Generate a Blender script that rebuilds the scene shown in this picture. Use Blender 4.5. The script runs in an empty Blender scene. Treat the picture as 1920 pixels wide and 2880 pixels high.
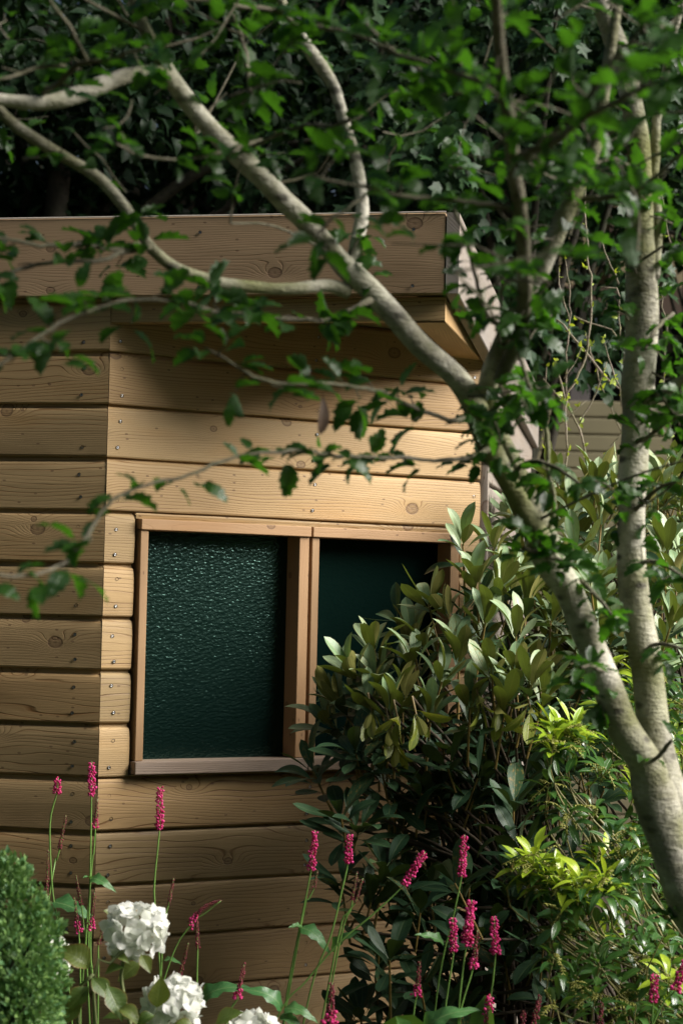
import bpy, bmesh, math, random
import numpy as np
from mathutils import Vector

# ------------------------------------------------------------------ camera, world, sun, exposure
EYE = 1.55
F_PX, PITCH, ROLL = 5700.0, 0.0495, 0.0218            # focal length in px of the 1920x2880 photograph
sc = bpy.context.scene
COL = sc.collection

_F = np.array([0, math.cos(PITCH), math.sin(PITCH)])
_R = np.array([1.0, 0, 0]); _U = np.array([0, -math.sin(PITCH), math.cos(PITCH)])
CR = _R * math.cos(ROLL) + _U * math.sin(ROLL)
CU = _U * math.cos(ROLL) - _R * math.sin(ROLL)
CAMP = np.array([0, 0, EYE])

cam_d = bpy.data.cameras.new('camera'); cam = bpy.data.objects.new('camera', cam_d); COL.objects.link(cam)
sc.camera = cam
cam_d.sensor_fit = 'VERTICAL'; cam_d.sensor_height = 36.0; cam_d.lens = F_PX / 2880 * 36.0
cam_d.clip_start = 0.05; cam_d.clip_end = 400
from mathutils import Matrix
m = Matrix(((CR[0], CU[0], -_F[0], 0), (CR[1], CU[1], -_F[1], 0), (CR[2], CU[2], -_F[2], EYE), (0, 0, 0, 1)))
cam.matrix_world = m
cam_d.dof.use_dof = True; cam_d.dof.focus_distance = 5.35; cam_d.dof.aperture_fstop = 4.6

SUN_AZ, SUN_EL = math.radians(80), math.radians(35)    # azimuth measured from the camera side towards the right
SD = Vector((math.sin(SUN_AZ) * math.cos(SUN_EL), -math.cos(SUN_AZ) * math.cos(SUN_EL), math.sin(SUN_EL)))
world = bpy.data.worlds.new("World"); sc.world = world; world.use_nodes = True
wn = world.node_tree; bg = wn.nodes['Background']
sky = wn.nodes.new('ShaderNodeTexSky'); sky.sky_type = 'NISHITA'; sky.sun_disc = False
sky.sun_elevation = SUN_EL; sky.sun_rotation = math.atan2(SD.x, SD.y)
sky.air_density = 1.0; sky.dust_density = 5.0; sky.ozone_density = 1.0
wn.links.new(sky.outputs[0], bg.inputs[0]); bg.inputs[1].default_value = 0.028
sun_d = bpy.data.lights.new('sun', 'SUN'); sun = bpy.data.objects.new('sun', sun_d); COL.objects.link(sun)
sun_d.energy = 5.0; sun_d.angle = math.radians(40); sun_d.color = (1.0, 0.96, 0.90)
sun.rotation_euler = SD.to_track_quat('Z', 'Y').to_euler(); sun.location = (6, -4, 8)
sc.view_settings.view_transform = 'Standard'; sc.view_settings.look = 'None'
sc.view_settings.exposure = 1.05; sc.view_settings.gamma = 1.0
sc.cycles.max_bounces = 6; sc.cycles.transparent_max_bounces = 4
sc.cycles.use_denoising = True
try: sc.cycles.denoiser = 'OPENIMAGEDENOISE'
except Exception: pass

rng = np.random.default_rng(7); random.seed(7)

# ------------------------------------------------------------------ helpers
def ray(x, y):
    return _F * F_PX + CR * (x - 960) + CU * (1440 - y)
def P(x, y, Y):                        # a point seen in the direction (x, y) of the 1920-wide photo, at distance Y ahead
    d = ray(x, y); return CAMP + d * (Y / d[1])
K = 1920 / 1568.0
def Q(x, y, Y): return P(x * K, y * K, Y)
def on_plane(x, y, p0, n):
    d = ray(x, y); t = np.dot(p0 - CAMP, n) / np.dot(d, n); return CAMP + d * t
def unit(v):
    v = np.asarray(v, float); return v / max(1e-9, np.linalg.norm(v))
def unitN(v): return v / np.maximum(1e-9, np.linalg.norm(v, axis=-1, keepdims=True))

def empty(name, loc, label=None, cat=None, group=None):
    o = bpy.data.objects.new(name, None); COL.objects.link(o); o.location = tuple(loc); o.empty_display_size = .1
    tag(o, label, cat, group); return o
def tag(o, label=None, cat=None, group=None, kind=None):
    if label: o['label'] = label
    if cat: o['category'] = cat
    if group: o['group'] = group
    if kind: o['kind'] = kind
    return o

class MB:
    """collects vertices / faces (numpy) with a 3-vector attribute and builds one mesh"""
    def __init__(s): s.v = []; s.f = []; s.a = []; s.n = 0; s.m = []
    def add(s, V, Fc, A=None, mi=0):
        V = np.asarray(V, float).reshape(-1, 3)
        if A is None: A = np.zeros((len(V), 3))
        A = np.asarray(A, float).reshape(-1, 3)
        s.v.append(V); s.a.append(A)
        for f in Fc: s.f.append(np.asarray(f, np.int64) + s.n); s.m.append(mi)
        s.n += len(V)
    def inst(s, T, pos, Y, Z, size, rnd=None):
        """T = (verts, faces(quads array), across/along); many copies at once"""
        tv, tf, ta = T; N = len(pos)
        if N == 0: return
        Y = unitN(Y); Z = Z - (Z * Y).sum(1, keepdims=True) * Y; Z = unitN(Z); X = np.cross(Y, Z)
        size = np.asarray(size, float).reshape(-1, 1, 1) * np.ones((N, 1, 1))
        V = pos[:, None, :] + size * (tv[None, :, 0:1] * X[:, None, :] + tv[None, :, 1:2] * Y[:, None, :] + tv[None, :, 2:3] * Z[:, None, :])
        if rnd is None: rnd = rng.random(N)
        A = np.empty((N, len(tv), 3)); A[:, :, 0:2] = ta[None]; A[:, :, 2] = rnd[:, None]
        s.v.append(V.reshape(-1, 3)); s.a.append(A.reshape(-1, 3))
        off = s.n + np.arange(N) * len(tv)
        if isinstance(tf, np.ndarray):
            s.f.append(('arr', (tf[None] + off[:, None, None]).reshape(-1, tf.shape[1])))
        else:
            for o in off:
                for f in tf: s.f.append(np.asarray(f) + o)
        s.n += N * len(tv)
    def build(s, name, mat, parent=None, smooth=True, loc=None, uv=None, extra=None):
        nf0 = None
        if extra is not None:
            nf0 = sum((len(f[1]) if isinstance(f, tuple) else 1) for f in s.f)
            s.v += extra.v; s.a += extra.a; s.f += [('arr', f[1] + s.n) if isinstance(f, tuple) else np.asarray(f) + s.n for f in extra.f]; s.n += extra.n
        V = np.concatenate(s.v) if s.v else np.zeros((0, 3)); A = np.concatenate(s.a) if s.a else np.zeros((0, 3))
        base = np.zeros(3)
        if parent is not None: base = np.array(parent.matrix_world.translation) if False else world_loc(parent)
        elif loc is not None: base = np.array(loc, float)
        V = V - base
        loops = []; starts = []; tot = 0; totals = []
        for f in s.f:
            if isinstance(f, tuple):
                arr = f[1]; n, k = arr.shape
                loops.append(arr.ravel()); starts.append(tot + np.arange(n) * k); totals.append(np.full(n, k)); tot += n * k
            else:
                loops.append(f); starts.append(np.array([tot])); totals.append(np.array([len(f)])); tot += len(f)
        L = np.concatenate(loops).astype(np.int32); S = np.concatenate(starts).astype(np.int32); Tt = np.concatenate(totals).astype(np.int32)
        me = bpy.data.meshes.new(name)
        me.vertices.add(len(V)); me.vertices.foreach_set('co', V.astype(np.float32).ravel())
        me.loops.add(len(L)); me.loops.foreach_set('vertex_index', L)
        me.polygons.add(len(S)); me.polygons.foreach_set('loop_start', S); me.polygons.foreach_set('loop_total', Tt)
        me.polygons.foreach_set('use_smooth', np.full(len(S), smooth, bool))
        at = me.attributes.new('leaf', 'FLOAT_VECTOR', 'POINT'); at.data.foreach_set('vector', A.astype(np.float32).ravel())
        me.update(calc_edges=True)
        for mm in (mat if isinstance(mat, (list, tuple)) else [mat]): me.materials.append(mm)
        if nf0 is not None: me.polygons.foreach_set('material_index', (np.arange(len(S)) >= nf0).astype(np.int32))
        if isinstance(mat, (list, tuple)) and len(s.m) == len(S): me.polygons.foreach_set('material_index', np.array(s.m, np.int32))
        o = bpy.data.objects.new(name, me); COL.objects.link(o)
        if parent is not None: o.parent = parent
        else: o.location = tuple(base)
        return o
_WL = {}
def world_loc(o):
    t = np.array(o.location, float)
    return t + (world_loc(o.parent) if o.parent is not None else 0)

def catmull(pts, step):
    pts = np.asarray(pts, float); n = len(pts)
    if n < 3:
        L = np.linalg.norm(pts[1, :3] - pts[0, :3]); k = max(2, int(L / step) + 1)
        t = np.linspace(0, 1, k)[:, None]; return pts[0] * (1 - t) + pts[1] * t
    out = []
    ext = np.vstack([2 * pts[0] - pts[1], pts, 2 * pts[-1] - pts[-2]])
    for i in range(n - 1):
        p0, p1, p2, p3 = ext[i:i + 4]; L = np.linalg.norm(p2[:3] - p1[:3]); k = max(2, int(L / step) + 1)
        t = np.linspace(0, 1, k, endpoint=False)[:, None]
        out.append(.5 * ((2 * p1) + (p2 - p0) * t + (2 * p0 - 5 * p1 + 4 * p2 - p3) * t ** 2 + (3 * p1 - p0 - 3 * p2 + p3) * t ** 3))
    out.append(pts[-1:]); return np.vstack(out)

def tube(mb, path, sides=8, lump=0.0, rnd=0.5, cap=True, seed=0):
    """path: rows x,y,z,r"""
    path = np.asarray(path, float); n = len(path); C = path[:, :3]; r = path[:, 3].copy()
    T = np.gradient(C, axis=0); T = unitN(T)
    ref = np.array([0, 0, 1.0]) if abs(T[0, 2]) < .9 else np.array([0, 1.0, 0])
    N = [unit(np.cross(T[0], ref))]
    for i in range(1, n):
        v = N[-1] - np.dot(N[-1], T[i]) * T[i]; N.append(unit(v))
    N = np.array(N); B = np.cross(T, N)
    th = np.linspace(0, 2 * math.pi, sides, endpoint=False)
    rr = np.random.default_rng(seed + 11)
    if lump > 0:
        ph = rr.random(6) * 6.28; L = np.concatenate([[0], np.cumsum(np.linalg.norm(np.diff(C, axis=0), axis=1))])
        R = np.ones((n, sides))
        for k in range(6):
            fr = (1.5 + k * 1.7) / (r.mean() * 9)
            R += lump * (.8 ** k) * np.sin(L[:, None] * fr + ph[k] + (k % 3) * th[None] + 2 * np.sin(L[:, None] * fr * .37 + ph[k - 1]))
        R = r[:, None] * R
    else: R = r[:, None] * np.ones((1, sides))
    V = C[:, None] + R[:, :, None] * (np.cos(th)[None, :, None] * N[:, None] + np.sin(th)[None, :, None] * B[:, None])
    L = np.concatenate([[0], np.cumsum(np.linalg.norm(np.diff(C, axis=0), axis=1))])
    A = np.zeros((n, sides, 3)); A[:, :, 0] = th / 6.283; A[:, :, 1] = L[:, None]; A[:, :, 2] = rnd
    i = np.arange(n - 1)[:, None] * sides; j = np.arange(sides)[None]; j2 = (j + 1) % sides
    F4 = np.stack([i + j, i + j2, i + sides + j2, i + sides + j], -1).reshape(-1, 4)
    s0 = mb.n; mb.v.append(V.reshape(-1, 3)); mb.a.append(A.reshape(-1, 3)); mb.f.append(('arr', F4 + s0)); mb.n += n * sides
    if cap:
        mb.f.append(np.arange(sides)[::-1] + s0); mb.f.append(np.arange(sides) + s0 + (n - 1) * sides)

def bvec(mb, c, ax, ay, az, hx, hy, hz, A=None, bev=0.0):
    """box with half sizes along three axes, chamfered edges"""
    bm = bmesh.new(); bmesh.ops.create_cube(bm, size=2)
    for v in bm.verts: v.co = Vector((v.co.x * hx, v.co.y * hy, v.co.z * hz))
    if bev: bmesh.ops.bevel(bm, geom=bm.edges[:], offset=bev, segments=2, profile=.5, affect='EDGES')
    V = np.array([v.co[:] for v in bm.verts]); bm.verts.index_update()
    Fc = [[v.index for v in f.verts] for f in bm.faces]
    W = c + V[:, 0:1] * ax + V[:, 1:2] * ay + V[:, 2:3] * az
    mb.add(W, Fc, np.stack([V[:, 0], V[:, 2], np.full(len(V), .5)], 1) if A is None else A(V)); bm.free()

# ------------------------------------------------------------------ node material helpers
class NT:
    def __init__(s, name):
        s.m = bpy.data.materials.new(name); s.m.use_nodes = True; s.t = s.m.node_tree; s.t.nodes.clear()
        s.out = s.n('ShaderNodeOutputMaterial')
    def n(s, t, **k):
        nd = s.t.nodes.new(t)
        for a, b in k.items(): setattr(nd, a, b)
        return nd
    def l(s, a, b): s.t.links.new(a, b)
    def val(s, sock, v):
        if hasattr(v, 'is_output') or hasattr(v, 'links'): s.l(v, sock)
        else: sock.default_value = v
    def math(s, op, a, b=None, c=None, clamp=False):
        nd = s.n('ShaderNodeMath', operation=op); nd.use_clamp = clamp
        s.val(nd.inputs[0], a)
        if b is not None: s.val(nd.inputs[1], b)
        if c is not None: s.val(nd.inputs[2], c)
        return nd.outputs[0]
    def comb(s, x, y, z=0.0):
        nd = s.n('ShaderNodeCombineXYZ')
        for i, v in enumerate((x, y, z)): s.val(nd.inputs[i], v)
        return nd.outputs[0]
    def sep(s, v):
        nd = s.n('ShaderNodeSeparateXYZ'); s.l(v, nd.inputs[0]); return nd.outputs
    def noise(s, vec, scale=1.0, detail=2.0, rough=.5, dist=0.0, dims='3D'):
        nd = s.n('ShaderNodeTexNoise', noise_dimensions=dims); s.l(vec, nd.inputs['Vector'])
        nd.inputs['Scale'].default_value = scale; nd.inputs['Detail'].default_value = detail
        nd.inputs['Roughness'].default_value = rough; nd.inputs['Distortion'].default_value = dist
        return nd.outputs['Fac']
    def ramp(s, fac, stops, interp='LINEAR'):
        nd = s.n('ShaderNodeValToRGB'); s.l(fac, nd.inputs[0]); cr = nd.color_ramp; cr.interpolation = interp
        while len(cr.elements) < len(stops): cr.elements.new(.5)
        for e, (p, c) in zip(cr.elements, stops):
            e.position = p; e.color = (*c, 1) if not isinstance(c, float) else (c, c, c, 1)
        return nd.outputs[0]
    def mix(s, fac, a, b, mode='MIX'):
        nd = s.n('ShaderNodeMix', data_type='RGBA', blend_type=mode)
        s.val(nd.inputs[0], fac)
        for sock, v in ((nd.inputs[6], a), (nd.inputs[7], b)):
            if isinstance(v, tuple): sock.default_value = (*v, 1)
            else: s.l(v, sock)
        return nd.outputs[2]
    def attr(s, name):
        nd = s.n('ShaderNodeAttribute', attribute_name=name); return nd.outputs['Vector']
    def bump(s, h, strength=.5, dist=.01):
        nd = s.n('ShaderNodeBump'); s.l(h, nd.inputs['Height']); nd.inputs['Strength'].default_value = strength
        nd.inputs['Distance'].default_value = dist; return nd.outputs[0]
    def bsdf(s, col=None, rough=.6, normal=None, metal=0.0, spec=.5, **k):
        b = s.n('ShaderNodeBsdfPrincipled')
        if col is not None: s.val(b.inputs['Base Color'], (*col, 1) if isinstance(col, tuple) else col)
        s.val(b.inputs['Roughness'], rough); b.inputs['Metallic'].default_value = metal
        b.inputs['Specular IOR Level'].default_value = spec
        if normal is not None: s.l(normal, b.inputs['Normal'])
        for a, v in k.items(): s.val(b.inputs[a.replace('_', ' ')], v)
        return b.outputs[0]
    def done(s, sh): s.l(sh, s.out.inputs[0]); return s.m

def wood(name, light, dark, knot=(.09, .045, .025), ring=95.0, grain=.5, knots=.5, rough=.62, bump=.6, tone=.25, grey=0.0, greyc=(.33, .31, .30)):
    """attribute 'leaf' holds (along the grain, across the grain, board number); rings, knots and fibre are all part of the wood"""
    t = NT(name); x, y, r = t.sep(t.attr('leaf'))
    w1 = t.noise(t.comb(t.math('MULTIPLY', x, 1.1), t.math('MULTIPLY', y, 7.0), t.math('MULTIPLY', r, 37.0)), 1.0, 2.0, .5)
    w2 = t.noise(t.comb(t.math('MULTIPLY', x, 5.0), t.math('MULTIPLY', y, 30.0), t.math('MULTIPLY', r, 11.0)), 1.0, 2.0, .5)
    vor = t.n('ShaderNodeTexVoronoi', voronoi_dimensions='2D', feature='F1'); vor.inputs['Scale'].default_value = 1.0
    SX, SY = 3.1, 9.0
    vx = t.math('ADD', t.math('MULTIPLY', x, SX), t.math('MULTIPLY', r, 71.0)); vy = t.math('ADD', t.math('MULTIPLY', y, SY), t.math('MULTIPLY', r, 53.0))
    t.l(t.comb(vx, vy), vor.inputs['Vector'])
    px, py, _ = t.sep(vor.outputs['Position']); cr, cg, cb = t.sep(vor.outputs['Color'])
    dx = t.math('MULTIPLY', t.math('SUBTRACT', vx, px), 1 / SX); dy = t.math('MULTIPLY', t.math('SUBTRACT', vy, py), 1 / SY)
    gate = t.math('LESS_THAN', cr, knots); sz = t.math('MULTIPLY', gate, t.math('ADD', t.math('MULTIPLY', cg, .75), .3))
    ex = t.math('POWER', t.math('MULTIPLY', dx, 20.0), 2.0); ey = t.math('POWER', t.math('MULTIPLY', dy, 42.0), 2.0)
    bumpk = t.math('EXPONENT', t.math('MULTIPLY', t.math('ADD', ex, ey), -1.0))
    fq = t.math('ADD', t.math('MULTIPLY', t.math('FRACT', t.math('MULTIPLY', r, 5.37)), .9), .55); yy = t.math('MULTIPLY', y, fq)
    ringv = t.math('ADD', t.math('MULTIPLY', yy, ring), t.math('MULTIPLY', w1, ring * .11))
    ringv = t.math('ADD', ringv, t.math('MULTIPLY', w2, .9))
    ringv = t.math('ADD', ringv, t.math('MULTIPLY', t.math('MULTIPLY', bumpk, sz), 5.5))
    fr = t.math('FRACT', ringv)
    late = t.ramp(fr, [(0.0, 0.12), (.45, .05), (.80, .30), (.92, 1.0), (.96, .8), (1.0, .12)])
    amp = t.ramp(t.noise(t.comb(t.math('MULTIPLY', x, .8), t.math('MULTIPLY', y, 16.0), t.math('MULTIPLY', r, 23.0)), 1.0, 1.0, .5), [(.32, .28), (.66, 1.0)])
    late = t.math('MULTIPLY', late, amp)
    fib = t.noise(t.comb(t.math('MULTIPLY', x, 14.0), t.math('MULTIPLY', y, 520.0), t.math('MULTIPLY', r, 5.0)), 1.0, 2.0, .6)
    col = t.mix(t.math('MULTIPLY', late, grain), light, dark)
    col = t.mix(t.math('MULTIPLY', fib, .35), col, t.mix(.5, col, dark))
    # board to board tone, broad stains
    tn = t.noise(t.comb(t.math('MULTIPLY', x, 1.3), t.math('MULTIPLY', y, 5.0), t.math('MULTIPLY', r, 91.0)), 1.0, 3.0, .6)
    col = t.mix(1.0, col, t.ramp(t.math('FRACT', t.math('MULTIPLY', r, 7.31)), [(0, (1 - tone, 1 - tone, 1 - tone * 1.1)), (.5, (1, .97, .93)), (1, (1 - tone * .35, 1 - tone * .55, 1 - tone * .8))]), 'MULTIPLY')
    col = t.mix(1.0, col, t.ramp(tn, [(.25, (.62, .60, .56)), (.5, (.95, .95, .95)), (.62, (1, 1, 1)), (.8, (1.0, .88, .72))]), 'MULTIPLY')
    if grey > 0:
        g = t.ramp(t.noise(t.comb(t.math('MULTIPLY', x, 2.0), t.math('MULTIPLY', y, 9.0), r), 1.0, 3.0, .6), [(.3, 1.0), (.7, .55)])
        col = t.mix(t.math('MULTIPLY', g, grey), col, t.mix(t.math('MULTIPLY', late, .55), greyc, tuple(c * .42 for c in greyc)))
    # knot hearts
    rr = t.math('SQRT', t.math('ADD', t.math('POWER', t.math('MULTIPLY', dx, .75), 2.0), t.math('POWER', dy, 2.0)))
    kn = t.ramp(t.math('DIVIDE', rr, t.math('ADD', t.math('MULTIPLY', sz, .0180), .0002)), [(.0, .85), (.35, .45), (.68, .7), (.82, 1.0), (1.0, 0.0)])
    kn = t.math('MULTIPLY', kn, gate)
    col = t.mix(t.math('MULTIPLY', kn, .75), col, knot)
    # small resin and nail flecks
    fl = t.n('ShaderNodeTexVoronoi', voronoi_dimensions='2D'); t.l(t.comb(t.math('ADD', t.math('MULTIPLY', x, 22.0), r), t.math('MULTIPLY', y, 45.0)), fl.inputs['Vector']); fl.inputs['Scale'].default_value = 1.0
    flk = t.math('MULTIPLY', t.math('LESS_THAN', fl.outputs['Distance'], .11), t.math('LESS_THAN', t.sep(fl.outputs['Color'])[0], .10))
    col = t.mix(t.math('MULTIPLY', flk, .6), col, knot)
    h = t.math('ADD', t.math('MULTIPLY', late, -.8), t.math('MULTIPLY', fib, -.35)); h = t.math('ADD', h, t.math('MULTIPLY', kn, -.5))
    rg = t.math('ADD', t.math('MULTIPLY', late, -.12), rough)
    return t.done(t.bsdf(col, rg, t.bump(h, bump, .0022), spec=.35))

def leafmat(name, top, top2, under, rough=.38, trans=.25, tcol=(.12, .25, .02), rib=(.16, .22, .06), spec=.5, coat=0.0, veins=.35, spots=None, edge=None):
    t = NT(name); a, l, r = t.sep(t.attr('leaf'))
    geo = t.n('ShaderNodeNewGeometry')
    col = t.mix(r, top, top2)
    nz = t.noise(t.comb(t.math('MULTIPLY', a, 2.0), t.math('MULTIPLY', l, 5.0), t.math('MULTIPLY', r, 50.0)), 1.0, 3.0, .6)
    col = t.mix(1.0, col, t.ramp(nz, [(.3, (.72, .76, .7)), (.7, (1.15, 1.12, 1.05))]), 'MULTIPLY')
    ab = t.math('ABSOLUTE', a)
    mid = t.ramp(ab, [(0.0, 1.0), (.05, .7), (.11, 0.0)])
    vn = t.math('FRACT', t.math('ADD', t.math('MULTIPLY', l, 9.0), t.math('MULTIPLY', ab, -1.6)))
    vv = t.ramp(vn, [(0.0, 1.0), (.14, 0.0), (.86, 0.0), (1.0, 1.0)])
    vein = t.math('MAXIMUM', mid, t.math('MULTIPLY', vv, veins))
    col = t.mix(t.math('MULTIPLY', vein, .6), col, rib)
    if spots:
        sp = t.ramp(t.noise(t.comb(t.math('MULTIPLY', a, 4.0), t.math('MULTIPLY', l, 9.0), t.math('MULTIPLY', r, 90.0)), 1.0, 3.0, .6), [(.55, 0.0), (.66, 1.0)])
        col = t.mix(t.math('MULTIPLY', t.math('MULTIPLY', sp, t.math('GREATER_THAN', r, .86)), .8), col, spots)
    ucol = t.mix(t.math('MULTIPLY', vein, .5), under, tuple(min(1, c * 1.7) for c in under))
    col = t.mix(geo.outputs['Backfacing'], col, ucol)
    if edge: col = t.mix(t.ramp(ab, [(.82, 0.0), (1.0, .7)]), col, edge)
    rg = t.math('ADD', t.math('MULTIPLY', geo.outputs['Backfacing'], .25), rough)
    h = t.math('ADD', t.math('MULTIPLY', vein, -1.0), t.math('MULTIPLY', nz, .5))
    b = t.bsdf(col, rg, t.bump(h, .35, .0015), spec=spec, Coat_Weight=coat, Coat_Roughness=.25)
    tr = t.n('ShaderNodeBsdfTranslucent'); t.val(tr.inputs[0], (*tcol, 1))
    mx = t.n('ShaderNodeMixShader'); mx.inputs[0].default_value = trans; t.l(b, mx.inputs[1]); t.l(tr.outputs[0], mx.inputs[2])
    return t.done(mx.outputs[0])

def barkmat(name, c1, c2, moss, dark, moss_amt=.5, scale=1.0, rough=.75):
    t = NT(name); th, L, r = t.sep(t.attr('leaf')); tc = t.n('ShaderNodeTexCoord').outputs['Object']
    x, y, z = t.sep(tc)
    n1 = t.noise(tc, 9 * scale, 4, .6); n2 = t.noise(t.comb(t.math('MULTIPLY', x, 45 * scale), t.math('MULTIPLY', y, 45 * scale), t.math('MULTIPLY', z, 160 * scale)), 1, 3, .6)
    n3 = t.noise(tc, 3.2 * scale, 3, .6); n4 = t.noise(tc, 170 * scale, 2, .6)
    col = t.mix(t.ramp(n1, [(.35, 0.0), (.65, 1.0)]), c1, c2)
    col = t.mix(t.math('MULTIPLY', t.ramp(n3, [(.45, 0.0), (.62, 1.0)]), moss_amt), col, moss)
    col = t.mix(t.ramp(n2, [(.55, 0.0), (.72, .45)]), col, dark)
    vo = t.n('ShaderNodeTexVoronoi'); t.l(t.comb(x, y, t.math('MULTIPLY', z, 1.9)), vo.inputs['Vector']); vo.inputs['Scale'].default_value = 16 * scale
    col = t.mix(t.ramp(vo.outputs['Distance'], [(.12, .9), (.26, 0.0)]), col, dark)
    n5 = t.noise(tc, 5.5 * scale, 5, .7); col = t.mix(t.ramp(n5, [(.52, 0.0), (.63, .55)]), col, dark); col = t.mix(t.ramp(t.noise(tc, 24 * scale, 5, .75), [(.5, 0.0), (.7, .45)]), col, moss)
    h = t.math('ADD', t.math('MULTIPLY', n2, -.8), t.math('ADD', t.math('MULTIPLY', n4, .5), t.math('MULTIPLY', n1, 1.5)))
    return t.done(t.bsdf(col, rough, t.bump(h, .9, .006), spec=.25))

def plain(name, col, rough=.6, metal=0.0, var=.15, scale=30, bump=.0, spec=.5, coat=0.0):
    t = NT(name); tc = t.n('ShaderNodeTexCoord').outputs['Object']; n = t.noise(tc, scale, 4, .6)
    c = t.mix(1.0, col, t.ramp(n, [(.3, 1 - var), (.7, 1 + var * .5)]), 'MULTIPLY')
    return t.done(t.bsdf(c, rough, t.bump(n, bump, .01) if bump else None, metal, spec, Coat_Weight=coat))

M = {}
M['wood_front'] = wood('larch_board', (.54, .385, .20), (.20, .10, .035), ring=112, grain=.95, tone=.38)
M['wood_fascia'] = wood('larch_fascia', (.45, .315, .19), (.19, .105, .05), ring=120, grain=.9, tone=.12, knots=.4, grey=.0, greyc=(.38, .30, .24))
M['wood_grey'] = wood('weathered_larch', (.30, .235, .17), (.15, .10, .07), ring=80, grain=.8, grey=.85, greyc=(.27, .245, .225), knots=.5)
M['wood_frame'] = wood('window_frame_wood', (.43, .27, .145), (.27, .15, .07), ring=160, grain=.4, knots=.22, tone=.15, bump=.25)
M['wood_sill'] = wood('sill_wood', (.36, .25, .17), (.2, .12, .07), ring=150, grain=.5, knots=.22, tone=.1, grey=.3)
M['metal'] = plain('zinc_screw', (.55, .55, .55), .32, 1.0, .3, 300)
M['hole_shade'] = plain('screw_hole_shade', (.03, .02, .012), .9)
M['roof'] = plain('roof_membrane', (.08, .08, .08), .8)
M['rim_light'] = plain('painted_rim_light', (.62, .55, .48), .55, 0, .12, 60)
M['dark'] = plain('dark_interior', (.012, .012, .012), .9)

# ------------------------------------------------------------------ ground, sky is the world
t = NT('garden_soil'); tc = t.n('ShaderNodeTexCoord').outputs['Object']
c = t.mix(t.noise(tc, 1.2, 5, .6), (.035, .024, .014), (.06, .045, .022)); c = t.mix(t.ramp(t.noise(tc, .35, 3), [(.5, 0.0), (.6, 1.0)]), c, (.03, .055, .012))
M['ground'] = t.done(t.bsdf(c, .95, t.bump(t.noise(tc, 20, 5, .7), .8, .03)))
g = MB(); n = 60; xs = np.linspace(-1, 1, n) ** 3 * 120; X, Yg = np.meshgrid(xs, xs + 6)
Zg = .03 * np.sin(X * 1.3) * np.cos(Yg * 1.1) + .02 * np.sin(X * 4 + Yg * 3)
idx = np.arange(n * n).reshape(n, n)
g.v.append(np.stack([X, Yg, Zg], -1).reshape(-1, 3)); g.a.append(np.zeros((n * n, 3))); g.n = n * n
g.f.append(('arr', np.stack([idx[:-1, :-1], idx[:-1, 1:], idx[1:, 1:], idx[1:, :-1]], -1).reshape(-1, 4)))
tag(g.build('ground', M['ground']), kind='structure')

# ------------------------------------------------------------------ the shed
A1, A2 = .1885, .5502
D1 = np.array([math.cos(A1), -math.sin(A1), 0]); N1 = np.array([-math.sin(A1), -math.cos(A1), 0])    # left wall: direction to the right, outward normal
D2 = np.array([math.cos(A2), math.sin(A2), 0]); N2 = np.array([math.sin(A2), -math.cos(A2), 0])
D3 = np.array([math.sin(A1), math.cos(A1), 0]); N3 = np.array([math.cos(A1), -math.sin(A1), 0])
ZU = np.array([0, 0, 1.0])
C0 = np.array([-.6418, 5.51, 0]); PB = .145; ZG = EYE + .84527         # groove k at ZG - k*PB
FT = EYE + 1.0572                                                        # top of the fascia
def uz2(x, y, off=0.0):
    p = on_plane(x, y, C0 + N2 * off, N2); q = p - C0 - N2 * off; return float(np.dot(q, D2)), float(p[2])
def uz1(x, y, off=0.0):
    p = on_plane(x, y, C0 + N1 * off, N1); q = p - C0 - N1 * off; return float(np.dot(q, D1)), float(p[2])
U2E = uz2(1366, 1360)[0]                                                 # length of the window wall
C3 = C0 + D2 * U2E
fz0 = uz1(1247, 825, .05); FB = fz0[1]; UFE = fz0[0]                      # fascia bottom and right end
print('U2E', U2E, 'FT', FT, 'FB', FB, 'fascia end', UFE)

shed = empty('garden_shed', (C0[0], C0[1], 0), 'larch clad garden shed with a flat roof and two frosted windows on its angled front', 'shed')

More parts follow.
